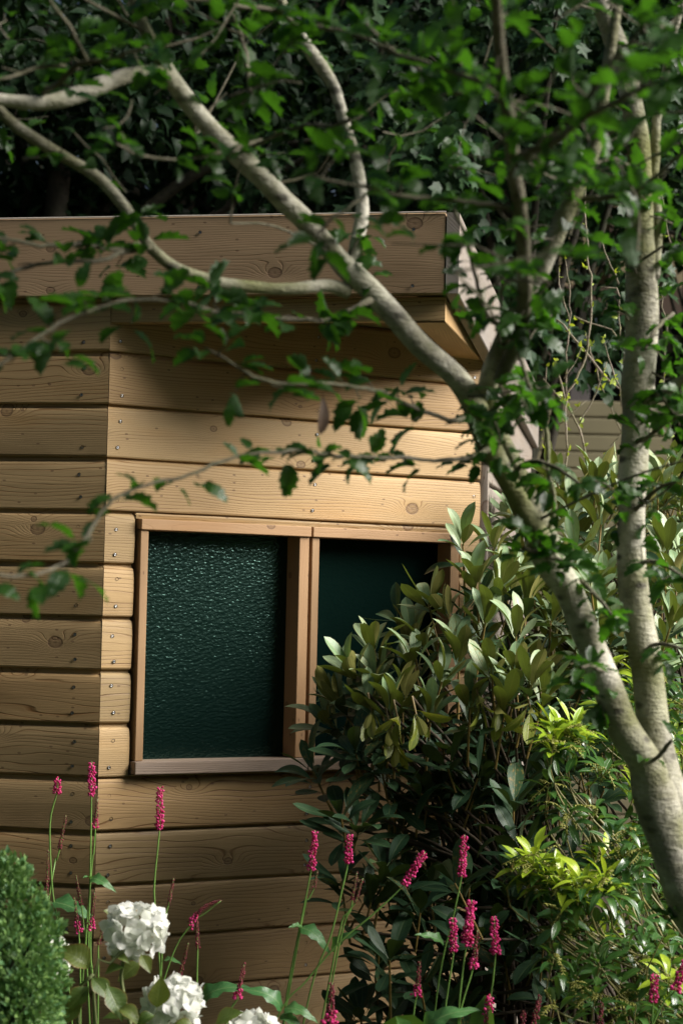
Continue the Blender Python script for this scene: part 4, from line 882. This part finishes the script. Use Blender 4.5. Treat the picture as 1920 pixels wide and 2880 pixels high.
# ------------------------------------------------------------------ hydrangea with white mop heads
rg = np.random.default_rng(31); hroot = P(420, 2880, 4.3); hroot[2] = 0
hyd = empty('hydrangea', hroot, 'hydrangea with round white flower heads and bronze-edged leaves, below the shed corner', 'hydrangea')
def petal():
    V = []; A = []; n = 5
    for i in range(n + 1):
        for j in range(-2, 3):
            tt = i / n; w = .56 * math.sin(math.pi * (tt * .86 + .06)) ** .55; x = j / 2 * w
            V.append((x, tt * (1 - .10 * abs(j / 2) ** 2), .22 * tt ** 2 - .18 * (j / 2) ** 2 * .5 + .03 * math.sin(j * 2 + tt * 7))); A.append((j / 2, tt))
    F = [[i * 5 + j, i * 5 + j + 1, (i + 1) * 5 + j + 1, (i + 1) * 5 + j] for i in range(n) for j in range(4)]; return np.array(V), np.array(F), np.array(A)
PET_T = [petal()]
def flower_head(c, R_, nf=60, face=np.array([0, -.5, .6]), sub=None):
    mb = MB(); d = []; i = 0
    for k in range(nf):
        z = 1 - 2 * (k + .5) / nf; a = k * 2.39996; v = np.array([math.sqrt(1 - z * z) * math.cos(a), math.sqrt(1 - z * z) * math.sin(a), z])
        v = unit(v + rg.normal(size=3) * .12); 
        if np.dot(v, unit(face)) < -.72: continue
        rr = R_ * rg.uniform(.84, 1.0); p = c + v * rr * np.array([1.08, 1.0, .92]); nrm = unit(v + rg.normal(size=3) * .28)
        e1 = unit(np.cross(nrm, rg.normal(size=3))); e2 = np.cross(nrm, e1); a0 = rg.random() * 6.28
        for q in range(4):
            an = a0 + q * 1.5708; dd = e1 * math.cos(an) + e2 * math.sin(an); dd = unit(dd + nrm * rg.uniform(-.15, .35))
            mb.inst(PET_T[0], np.array([p]), np.array([dd]), np.array([nrm]), [R_ * rg.uniform(.36, .48)], np.array([rg.random()]))
    o = mb.build('flower_head', M['white'], hyd)
    eb = MB()
    for k in range(int(nf * .6)):
        v = unit(rg.normal(size=3)); p = c + v * R_ * .93; tube(eb, np.array([[*p, .0012], [*(p + v * .003), .0016], [*(p + v * .005), .0006]]), 5, 0)
    eb.build('flower_eyes', M['browned'], o)
def hstem(pts, r0=.004): 
    mb = MB(); tube(mb, catmull(np.array([[*p, r] for p, r in pts]), .03), 7, .03); return mb.build('stem', M['stem_hyd'], hyd)
heads = [(384, 2618, 4.25, .058), (487, 2822, 4.15, .053), (712, 2925, 4.2, .056), (118, 2690, 4.45, .055)]
hst = new_store()
for x, y, Y, r in heads:
    c = P(x, y, Y); flower_head(c, r, 50)
    hstem([(c - np.array([0, 0, r * .5]), .0035), (c + np.array([-.03, .01, -r * 1.6]), .004), (np.array([*(c[:2] * .5 + hroot[:2] * .5), c[2] * .6]), .005), (hroot + np.array([rg.normal() * .04, rg.normal() * .04, -.03]), .007)])
def hleaf(bx, by, tx, ty, Y, dY=-.02, n=(0, -.6, .8), store=hst, wf=1.0):
    a, b = P(bx, by, Y), P(tx, ty, Y + dY); store['p'].append(a); store['Y'].append(unit(b - a)); store['Z'].append(np.array(n, float)); store['s'].append(float(np.linalg.norm(b - a)) * wf)
for a in [((265, 2725), (165, 2655), 4.2, (.1, -.75, .6)), ((255, 2770), (188, 2840), 4.15, (-.3, -.9, .2)), ((255, 2745), (315, 2810), 4.15, (.3, -.8, .5)), ((300, 2765), (350, 2870), 4.12, (.5, -.8, .2)), ((290, 2740), (345, 2715), 4.2, (0, -.5, .8)),
          ((330, 2690), (360, 2698), 4.2, (0, -.6, .7)), ((440, 2842), (455, 2745), 4.05, (.3, -.95, 0)), ((330, 2575), (292, 2560), 4.3, (0, -.7, .6)), ((395, 2680), (425, 2735), 4.2, (.4, -.9, .1)), ((420, 2860), (290, 2850), 4.15, (0, -.4, .9)), ((330, 2830), (400, 2870), 4.1, (0, -.5, .8)),
          ((440, 2850), (380, 2880), 4.05, (0, -.6, .8)), ((560, 2900), (470, 2880), 4.1, (0, -.5, .9)), ((330, 2640), (320, 2700), 4.25, (.2, -.9, .3)), ((240, 2800), (150, 2890), 4.15, (-.2, -.7, .6)), ((400, 2700), (330, 2760), 4.3, (0, -.6, .7)), ((600, 2880), (680, 2840), 4.2, (0, -.6, .8))]:
    hleaf(*a[0], *a[1], a[2], n=a[3])
build_leaves(hst, 'foliage', M['leaf_hyd'], hyd, HYD_T)
hstem([(P(263, 2740, 4.18), .0035), (P(220, 2840, 4.2), .004), (hroot + np.array([-.1, 0, .3]), .005), (hroot + np.array([-.02, 0, 0]), .006)])
hstem([(P(365, 2650, 4.22), .003), (P(310, 2710, 4.2), .0035), (P(262, 2760, 4.2), .0035), (hroot + np.array([-.06, 0, .3]), .005), (hroot, .006)])

# ------------------------------------------------------------------ bistort (red flower spikes)
def floret():
    V = []; F = []; rings = [(0, .02), (.25, .30), (.6, .42), (.85, .30), (1.0, .08)]; n = 5
    for y, r in rings:
        for k in range(n): a = k / n * 6.283; V.append((math.cos(a) * r, y, math.sin(a) * r))
    F = [[i * n + k, i * n + (k + 1) % n, (i + 1) * n + (k + 1) % n, (i + 1) * n + k] for i in range(4) for k in range(n)]; V = np.array(V); return V, np.array(F), np.stack([V[:, 0], V[:, 1]], 1)
FLO_T = [floret()]
bst_n = [0]
def bistort(label, top, bot, st_pts, kind, Y, leaves=(), wid=1.0, tips=True):
    """kind: full = crimson, fade = maroon with a crimson base, dark = maroon"""
    bst_n[0] += 1; rg = np.random.default_rng(500 + bst_n[0]); a, b = P(*top[:2], Y), P(*bot[:2], Y); L = float(np.linalg.norm(a - b)); ax = unit(a - b)
    pth = [np.array([*a, .0009]), np.array([*(a * .5 + b * .5), .0012]), np.array([*b, .0016])]
    mids = [P(x, y, Y + .0) for x, y in st_pts]
    for m_ in mids: pth.append(np.array([*m_, .0021]))
    last = mids[-1] if mids else b; prev = mids[-2] if len(mids) > 1 else (b if mids else a); dr = unit(last - prev)
    dr = unit(dr * np.array([.7, .7, 1]) + np.array([0, 0, -.3])); g_ = last + dr * (last[2] / max(.3, -dr[2])); g_[2] = -.02
    pth += [np.array([*(last * .5 + g_ * .5), .0026]), np.array([*g_, .003])]
    root = np.array([g_[0], g_[1], 0]); o = empty('bistort_flower', root, label, 'flower', 'red bistort spikes in the flower bed')
    mb = MB(); tube(mb, catmull(np.array(pth), .02), 6, .02, rg.random()); mb.build('stem', M['stem_green'], o)
    e1 = unit(np.cross(ax, [0, 1, .2])); e2 = np.cross(ax, e1)
    def curve(tq):
        return (b * (1 - tq) + a * tq) if len(top) == 2 else b * (1 - tq) ** 2 + 2 * tq * (1 - tq) * P(top[2], top[3], Y) + a * tq ** 2
    def spike(t0, t1, R0, R1, fs, dens, mat, nm, lift):
        n = max(6, int(dens * L * (t1 - t0) / .10)); tq = np.linspace(t0, t1, n); an = np.arange(n) * 2.399 + rg.random() * 6
        ctr = np.array([curve(q) for q in tq]); rad = np.cos(an)[:, None] * e1 + np.sin(an)[:, None] * e2
        rr = (R0 + (R1 - R0) * (tq - t0) / max(1e-6, t1 - t0)) * rg.uniform(.7, 1.15, n); ps = ctr + rad * (rr * .35)[:, None]
        kp = rg.random(n) > .12; tq, ctr, rad, rr = tq[kp], ctr[kp], rad[kp], rr[kp]; n = len(tq); ps = ctr + rad * (rr * rg.uniform(.2, .7, n))[:, None]
        ds = unitN(rad + ax * lift + rg.normal(size=(n, 3)) * .25); mb = MB(); scatter(mb, FLO_T, ps, ds, rand_dirs(n, 0, rg), rr * fs * rg.uniform(.8, 1.2, n)); return mb.build(nm, M[mat], o)
    if kind == 'full': s_ = spike(0, .96, .0088 * wid, .0072 * wid, .78, 150, 'pink', 'flower_spike', .45)
    elif kind == 'fade':
        s_ = spike(.0, .3, .0085 * wid, .006 * wid, .75, 120, 'pink', 'open_florets', .3); s_ = spike(.2, .98, .0048 * wid, .0028 * wid, .95, 120, 'maroon', 'flower_spike', 1.6)
    else: s_ = spike(0, .98, .0048 * wid, .0028 * wid, .95, 120, 'maroon', 'flower_spike', 1.7)
    stl = new_store()
    for (bx, by, tx, ty, wf) in leaves:
        p0, p1 = P(bx, by, Y), P(tx, ty, Y - .03); stl['p'].append(p0); stl['Y'].append(unit(p1 - p0)); stl['Z'].append(np.array([rg.normal() * .2, -.55, .8])); stl['s'].append(float(np.linalg.norm(p1 - p0)))
    if stl['p']:
        mb = MB(); scatter(mb, BIG_T, np.array(stl['p']), np.array(stl['Y']), np.array(stl['Z']), np.array(stl['s'])); mb.build('leaf', M['leaf_big'], o)
    return o
bistort('short crimson spike on the leftmost tall stem, against the left shed wall', (165, 2188), (160, 2234), [(141, 2318), (147, 2490), (162, 2588), (193, 2765)], 'full', 4.75, [(153, 2533, 270, 2575, 1)], wid=1.05)
bistort('tallest crimson spike, its tip beside the shed corner seam', (259, 2142), (258, 2240), [(254, 2477), (250, 2673), (263, 2796)], 'full', 4.7, [(255, 2465, 320, 2488, 1), (255, 2468, 236, 2462, 1)])
bistort('maroon spike with crimson base just right of the tallest spike', (275, 2240), (269, 2330), [(264, 2400), (256, 2465)], 'fade', 4.72)
bistort('thin maroon spike branching right from the leftmost tall stem', (186, 2292), (168, 2390), [(160, 2420), (147, 2470)], 'dark', 4.76)
bistort('thin drooping dark spike nearest the left edge, just above the dwarf conifer', (137, 2390), (130, 2546), [(138, 2600), (153, 2649), (166, 2740)], 'dark', 4.7)
bistort('upright maroon spike between the two tall left stems', (215, 2462), (230, 2550), [(238, 2620), (242, 2655)], 'dark', 4.72)
bistort('maroon spike ending in crimson florets above the upper white hydrangea leaf', (210, 2524), (222, 2624), [(226, 2735)], 'fade', 4.68)
bistort('maroon spike with bright crimson base crossing the shed corner seam low down', (267, 2506), (256, 2616), [(256, 2700), (262, 2780)], 'fade', 4.66)
bistort('crimson spike rising behind the upper white flower head', (450, 2212), (449, 2334), [(435, 2478), (436, 2551), (450, 2735)], 'full', 4.75, [(455, 2700, 500, 2690, 1)])
bistort('small maroon spike right above the upper white flower head', (489, 2470), (474, 2545), [(459, 2606), (455, 2700)], 'dark', 4.76)
bistort('arching maroon spike bending right with a crimson base', (622, 2533, 560, 2545), (534, 2604), [(468, 2735)], 'fade', 4.65, wid=1.15)
bistort('straight maroon spike beneath the arching one', (553, 2573), (556, 2672), [(554, 2765), (556, 2860)], 'dark', 4.7, [(556, 2810, 680, 2745, 1)], wid=1.15)
bistort('leaning maroon spike right of the upper white flower head', (531, 2650), (505, 2748), [(500, 2800)], 'dark', 4.8)
bistort('little maroon spike tucked left of the upper white flower head', (290, 2604), (277, 2662), [(277, 2760)], 'dark', 4.72)
bistort('half faded crimson spike right of the lower white flower head', (687, 2708), (667, 2812), [(637, 2880)], 'fade', 4.45, wid=1.3)
bistort('crimson spike low on the wall, left of the rhododendron, topmost of its branching stem', (886, 2336), (874, 2450), [(848, 2582), (814, 2753), (800, 2860)], 'full', 4.75, [(850, 2603, 935, 2660, 1), (930, 2670, 1000, 2610, 1), (850, 2604, 815, 2602, 1)])
bistort('small maroon side spike below the crimson one at the rhododendron edge', (893, 2450), (882, 2500), [(868, 2530), (850, 2585)], 'dark', 4.76)
bistort('blunt crimson spike in front of the low rhododendron leaves, centre of the bed', (983, 2346), (978, 2428), [(962, 2500), (930, 2630), (872, 2790)], 'full', 4.7)
bistort('strongly leaning crimson spike on a long slanting stem', (1195, 2396), (1134, 2490), [(1050, 2570), (950, 2655), (860, 2760), (775, 2870)], 'full', 4.55, [(800, 2830, 700, 2755, 1), (800, 2830, 890, 2850, 1), (790, 2850, 860, 2890, 1)], wid=1.1)
bistort('pair-forming thin maroon spike beside the leaning stem', (1020, 2470), (998, 2540), [(975, 2570), (950, 2640)], 'dark', 4.7)
bistort('thin reddish spike left of its maroon twin', (1004, 2452), (990, 2533), [(985, 2560), (955, 2650)], 'dark', 4.72)
bistort('crimson spike against the dark foliage, highest on the right', (1306, 2348), (1297, 2466), [(1266, 2612), (1248, 2680), (1223, 2839)], 'full', 4.6, [(1248, 2650, 1176, 2618, 1)])
bistort('crimson spike in the right cluster, lowest left of the three close ones', (1271, 2580), (1275, 2678), [(1257, 2796), (1250, 2870)], 'full', 4.5, wid=1.1)
bistort('thickest crimson spike in the right cluster', (1326, 2530), (1310, 2662), [(1298, 2750), (1287, 2880)], 'full', 4.4, [(1180, 2900, 1315, 2805, 1), (1190, 2890, 1260, 2930, 1)], wid=1.25)
bistort('maroon-topped spike with crimson base beside the thickest one', (1342, 2616), (1328, 2728), [(1300, 2820), (1290, 2890)], 'fade', 4.4, wid=1.4)
bistort('slim crimson spike standing apart on the right of the cluster', (1389, 2577), (1392, 2685), [(1385, 2760), (1376, 2845)], 'full', 4.5, wid=1.1)
bistort('maroon spike with crimson base low in front of the dark rhododendron', (1180, 2705), (1171, 2802), [(1160, 2880)], 'fade', 4.5, wid=1.3)
bistort('crimson spike cut by the bottom edge under the slim one', (1377, 2800), (1364, 2905), [(1360, 2960)], 'full', 4.4, wid=1.1)
bistort('faded crimson spike cut by the bottom edge, centre of the bed', (934, 2764), (928, 2880), [(926, 2950)], 'fade', 4.35, wid=1.7)
bistort('crimson spike low in front of the pieris', (1840, 2740), (1835, 2820), [(1832, 2900)], 'full', 4.3, wid=1.1)
bistort('leaning crimson spike touching the right edge', (1928, 2700), (1894, 2790), [(1835, 2880)], 'full', 4.3, wid=1.2)
bistort('tall maroon spike at the bottom edge below the dark foliage', (1518, 2800), (1496, 2890), [(1490, 2960)], 'dark', 4.4, wid=1.6)
bistort('short maroon spike at the bottom edge beside the taller dark one', (1471, 2842), (1468, 2900), [(1465, 2960)], 'dark', 4.4, wid=1.6)
bistort('maroon spike at the bottom edge in front of the pieris', (1691, 2820), (1685, 2900), [(1680, 2960)], 'dark', 4.4, wid=1.6)

# ------------------------------------------------------------------ thin bare twigs of a shrub right of the shed
rg = np.random.default_rng(61); vr = P(1590, 1290, 6.9); vr[2] = 0
vine = empty('twiggy_shrub', vr, 'nearly bare shrub of thin pale twigs with tiny lime leaves, right of the shed end', 'shrub')
def V4(x, y): return (1400 + x * .3316, 600 + y * .3316)
lines = [[(570, 2350), (570, 2020), (575, 1650), (600, 1510), (690, 1350), (760, 1150), (780, 900), (785, 600), (760, 380), (735, 0), (740, -200)], [(575, 1600), (580, 1350), (580, 1100), (610, 850), (600, 600), (565, 370)], [(800, 2350), (745, 2060), (700, 1830), (620, 1680), (545, 1480), (480, 1250)],
         [(490, 900), (600, 990), (720, 1150), (830, 1300), (940, 1420), (1060, 1520)], [(640, 870), (780, 930), (970, 975), (1050, 1130), (1090, 1260)], [(1030, 1050), (1020, 800), (1000, 630), (860, 620)], [(1050, 1860), (980, 1700), (880, 1500), (830, 1320), (770, 1120), (740, 1010)],
         [(1045, 1640), (1030, 1480), (960, 1300), (890, 1060)], [(690, 1780), (800, 1580), (870, 1400), (920, 1260)], [(430, 2060), (380, 1850), (375, 1600), (410, 1300)], [(1568, 450), (1470, 280), (1430, 100), (1390, -150)], [(1390, 1500), (1420, 950), (1400, 800), (1360, 640)],
         [(870, 2100), (1000, 1920), (1050, 1870)], [(560, 1610), (500, 1540), (380, 1400)], [(560, 1400), (640, 1280), (700, 1140)], [(500, 1800), (620, 1700), (745, 1590)], [(1020, 600), (960, 450), (900, 330), (880, 180)], [(600, 900), (570, 780), (520, 600), (515, 460)], [(1400, 1750), (1480, 1880), (1510, 1820)]]
st = new_store(); mb = MB()
for q, ln in enumerate(lines):
    Yq = 6.6 + .04 * (q % 7); pts = np.array([[*P(*V4(x, y), Yq), .0036 if q in (0, 2, 3) else .0026] for x, y in ln]); pts[-1, 3] = .0012
    path = catmull(pts, .04); path[1:-1, :3] += rg.normal(size=(len(path) - 2, 3)) * .0025; tube(mb, path, 6, .04, rg.random(), seed=q)
    for _ in range(int(len(path) * .5)):
        i = rg.integers(0, len(path)); 
        for k in range(rg.integers(1, 3)):
            st['p'].append(path[i, :3]); st['Y'].append(unit(rg.normal(size=3))); st['Z'].append(unit(rg.normal(size=3) + np.array([0, -.6, .4]))); st['s'].append(rg.uniform(.012, .032))
mb.build('stems', M['bark_vine'], vine); build_leaves(st, 'foliage', M['leaf_lime'], vine, BG_T)

# ------------------------------------------------------------------ neighbouring building behind, right
def tone(name, c, var=.12, sc_=3.0): return plain(name, c, .75, 0, var, sc_, .1)
M['olive'] = tone('olive_painted_boards', (.27, .24, .14)); M['tan'] = tone('sandy_render', (.40, .33, .20), .2); M['brownp'] = tone('brown_timber', (.10, .065, .045)); M['greyp'] = tone('grey_timber', (.20, .18, .18))
NB = P(1760, 1500, 14.0); nb = empty('garden_building', (NB[0], 14.0, 0), 'olive boarded outbuilding with a dark open porch, far behind the right side', 'outbuilding')
ex, ey = np.array([1.0, 0, 0]), np.array([0, 1.0, 0])
def nbox(name, mat, x0, x1, y0, y1, z0, z1, bev=.004):
    mb = MB(); bvec(mb, np.array([(x0 + x1) / 2, (y0 + y1) / 2, (z0 + z1) / 2]), ex, ey, ZU, (x1 - x0) / 2, (y1 - y0) / 2, (z1 - z0) / 2, bev=bev); return mb.build(name, mat, nb, smooth=False)
X0b = P(1500, 1500, 14)[0]; zt = P(1700, 1128, 14)[2]; zb1 = P(1700, 838, 14)[2]; zb2 = P(1700, 560, 14)[2]; bh = P(1700, 1180, 14)[2] - P(1700, 1228, 14)[2]
mb = MB(); z = zt
while z > .05:
    bvec(mb, np.array([X0b + 2.4, 14.0 - .01 * 0, z - bh * .5]), ex, ey, ZU, 2.4, .02, bh * .46, bev=.008); z -= bh
mb.build('boarding', M['olive'], nb, smooth=False)
nbox('wall', M['brownp'], X0b, X0b + 4.8, 14.03, 14.06, .0, zt - .02)
nbox('porch_back', M['dark'], X0b, X0b + 4.8, 15.2, 15.25, zt, zb1)
nbox('beam', M['brownp'], X0b - .1, X0b + 4.9, 13.97, 14.1, zb1 - .12, zb1 + .08)
for px_ in (1612, 1640, 1760): 
    xx = P(px_, 1000, 14.3)[0]; nbox('post', M['greyp'], xx - .035, xx + .035, 14.2, 14.27, zt - .05, zb1)
xx = P(1535, 1000, 14)[0]; nbox('post', M['brownp'], xx - .09, xx + .06, 13.98, 14.08, zt, zb1)
xx = P(1885, 950, 14)[0]; nbox('sign_board', M['greyp'], xx - .12, xx + .3, 14.3, 14.33, P(1885, 972, 14)[2], P(1885, 925, 14)[2])
nbox('upper_wall', M['tan'], X0b - .1, X0b + 4.9, 14.05, 14.2, zb1 + .085, zb2 + .5)
for px_ in (1560, 1720, 1880):
    xx = P(px_, 700, 14)[0]; nbox('batten', M['brownp'], xx - .02, xx + .02, 14.0, 14.045, zb1 + .09, zb2 + .49)
nbox('roof', M['roof'], X0b - .3, X0b + 5.1, 13.7, 17, zb2 + .505, zb2 + .65)

# ------------------------------------------------------------------ trees behind and around
def crown_cloud(mb, Ts, centre, rad, n, size, rg, clumps=40, hang=0.0, clump_r=.22):
    cs = rand_dirs(clumps, .1, rg) * (rg.random(clumps)[:, None] ** .45) * np.array(rad) + centre
    k = rg.integers(0, clumps, n); cr_ = np.array(rad).mean() * clump_r * rg.uniform(.6, 1.5, clumps)
    d = rand_dirs(n, 0, rg); p = cs[k] + d * (cr_[k] * rg.random(n) ** .4)[:, None]
    Y = unitN(d * .6 + rg.normal(size=(n, 3)) * .5 + np.array([0, 0, -.2 - hang])); Z = unitN(np.array([0, -.35, 1.0]) + rg.normal(size=(n, 3)) * .45 + d * .3)
    scatter(mb, Ts, p, Y, Z, size * rg.uniform(.7, 1.25, n), rnd=np.clip(rg.random(clumps)[k] * .6 + rg.random(n) * .4, 0, 1))
def bg_tree(name, label, x, y, h, cz, rad, n, size, seed, Ts=BG_T, mat='leaf_bg', tr=.12, lean=0.0, hang=0.0, clumps=50, limbs=9, group='dark trees behind the shed', bark='bark_dark', clump_r=.22):
    rg = np.random.default_rng(seed); o = empty(name, (x, y, 0), label, 'tree', group); c = np.array([x + lean, y, cz])
    mb = MB(); tube(mb, catmull(np.array([[x, y, -.1, tr * 1.3], [x + lean * .2, y, h * .3, tr], [x + lean * .6, y, h * .6, tr * .75], [x + lean, y, h, tr * .3]]), .2), 10, .05, seed=seed)
    for i in range(limbs):
        a = rg.random() * 6.28; z0 = h * rg.uniform(.3, .8); p0 = np.array([x + lean * z0 / h, y, z0]); e = c + np.array([math.cos(a) * rad[0], math.sin(a) * rad[1], rg.uniform(-.6, .8) * rad[2]]) * .8
        tube(mb, catmull(np.array([[*p0, tr * .45], [*(p0 * .5 + e * .5 + np.array([0, 0, .2])), tr * .28], [*e, tr * .1]]), .15), 6, .05, cap=False)
    mb.build('trunk', M[bark], o)
    mb = MB(); crown_cloud(mb, Ts, c, rad, n, size, rg, clumps, hang, clump_r); mb.build('crown', M[mat], o); return o
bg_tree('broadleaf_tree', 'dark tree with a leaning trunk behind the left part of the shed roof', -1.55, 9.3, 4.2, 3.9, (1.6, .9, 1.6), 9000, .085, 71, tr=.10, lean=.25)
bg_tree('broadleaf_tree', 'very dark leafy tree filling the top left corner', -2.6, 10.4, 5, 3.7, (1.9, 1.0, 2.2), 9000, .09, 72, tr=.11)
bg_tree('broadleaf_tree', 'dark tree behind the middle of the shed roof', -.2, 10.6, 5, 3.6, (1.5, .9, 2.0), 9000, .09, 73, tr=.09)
bg_tree('maple_tree', 'maple with hanging grey green sprays above the right end of the shed roof', .75, 8.8, 4.0, 3.55, (.75, .6, .95), 5200, .085, 74, Ts=MAP_T, mat='leaf_maple', tr=.06, hang=.6, clumps=46, group=None, clump_r=.26)
bg_tree('maple_tree', 'smaller maple behind the twiggy shrub right of the shed', 1.75, 10.2, 5.4, 4.65, (.9, .6, 1.0), 4500, .085, 75, Ts=MAP_T, mat='leaf_maple', tr=.06, hang=.5, group=None)
bg_tree('broadleaf_tree', 'loose leafy tree in front of the sandy outbuilding wall at right', 2.3, 12.0, 4.4, 4.0, (.95, .6, .8), 1500, .075, 76, tr=.05, group=None, clumps=60)
bg_tree('broadleaf_tree', 'tall dark tree between the maples and the outbuilding', 1.1, 12.6, 6, 5.0, (1.3, .9, 1.6), 8000, .09, 77, tr=.1)
# far wood behind everything, then unseen masses added to shade and darken the garden
rg = np.random.default_rng(80); mb = MB()
def wood_mass(mb, pts, n, size, rg, zr=(0, 7), th=.9):
    for (x0, y0), (x1, y1) in zip(pts[:-1], pts[1:]):
        k = int(n * math.hypot(x1 - x0, y1 - y0)); tq = rg.random(k); p = np.stack([x0 + (x1 - x0) * tq, y0 + (y1 - y0) * tq, rg.uniform(*zr, k)], 1)
        lump_ = np.sin(p[:, 0] * 1.7 + p[:, 2] * .9) * np.cos(p[:, 1] * 1.3 + p[:, 2] * 1.4); p[:, :2] += rg.normal(size=(k, 2)) * th * .35 + (lump_ * th * .5)[:, None] * np.array([0, -1]); p[:, 2] += np.sin(p[:, 0] * 2.1) * .3
        scatter(mb, Q_T, p, rand_dirs(k, -.3, rg), unitN(rg.normal(size=(k, 3)) * .5 + np.array([0, -.4, 1])), size * rg.uniform(.7, 1.3, k))
wood_mass(mb, [(-9, 13), (-3, 16.5), (4, 18.5), (12, 17)], 900, .30, rg, (0, 8), 1.0)
wood_mass(mb, [(-9, 13.6), (-3, 17.2), (4, 19.2), (12, 17.6)], 900, .34, rg, (0, 8), 1.0)
wood_mass(mb, [(12, 17), (16, 8), (15, -4), (6, -10), (-6, -9), (-13, 0), (-9, 13)], 330, .55, rg, (0, 6.5), 1.0)  # ring out of view, added to cut sky light near the horizon
tag(mb.build('far_wood', M['leaf_bg']), 'dark wood closing the view behind the garden, with an unseen ring added for shade', 'wood', kind='stuff')

bg_tree('reflection_tree', 'unseen leafy tree added in front and to the right of the shed for its panes to reflect', 8.2, 1.6, 4.2, 2.2, (1.3, 2.6, 2.5), 20000, .16, 81, tr=.12, group=None, clumps=90, clump_r=.3)  # out of view; added as a dark mass for the panes to reflect

bg_tree('unseen_shade_tree', 'unseen dark evergreen added in front and to the left of the shed to darken its wall', -2.6, 3.9, 2.6, 1.35, (.9, 1.2, 1.3), 6000, .08, 82, tr=.08, group=None, clumps=70, clump_r=.3)  # out of view; added to keep sky light off the left wall

bg_tree('sun_block_tree', 'tall tree added out of view so that its crown shades the wood behind the shed', 4.6, 9.6, 8, 6.9, (2.4, 1.8, 1.7), 9000, .13, 83, tr=.18, group=None, clumps=90, clump_r=.3)  # crown beside the view, added to block sun on the background trees
bg_tree('sun_block_tree', 'tallest tree, added with its crown above the view to shade the background', -1.0, 12.6, 8, 6.9, (4.2, 1.6, 1.3), 12000, .13, 84, tr=.2, group=None, clumps=110, clump_r=.28)  # canopy above the view, added to darken the background
rg = np.random.default_rng(90); mb = MB(); k = 9000
p = np.stack([rg.uniform(-1.9, 1.9, k), rg.uniform(2.3, 4.5, k), rg.random(k) ** .6], 1); p[:, 2] *= .45 + .16 * (p[:, 0] > .1) + .10 * np.sin(p[:, 0] * 5) * np.cos(p[:, 1] * 4)
scatter(mb, BG_T, p, rand_dirs(k, .4, rg), unitN(rg.normal(size=(k, 3)) * .5 + np.array([0, -.2, 1])), .09 * rg.uniform(.7, 1.3, k))
tag(mb.build('bed_shade_foliage', M['leaf_pie']), 'low leafy mass added below the view to shade the bed and the wall', 'shading foliage', kind='stuff')  # leaf mass mostly below the frame, added to block low light and bounce
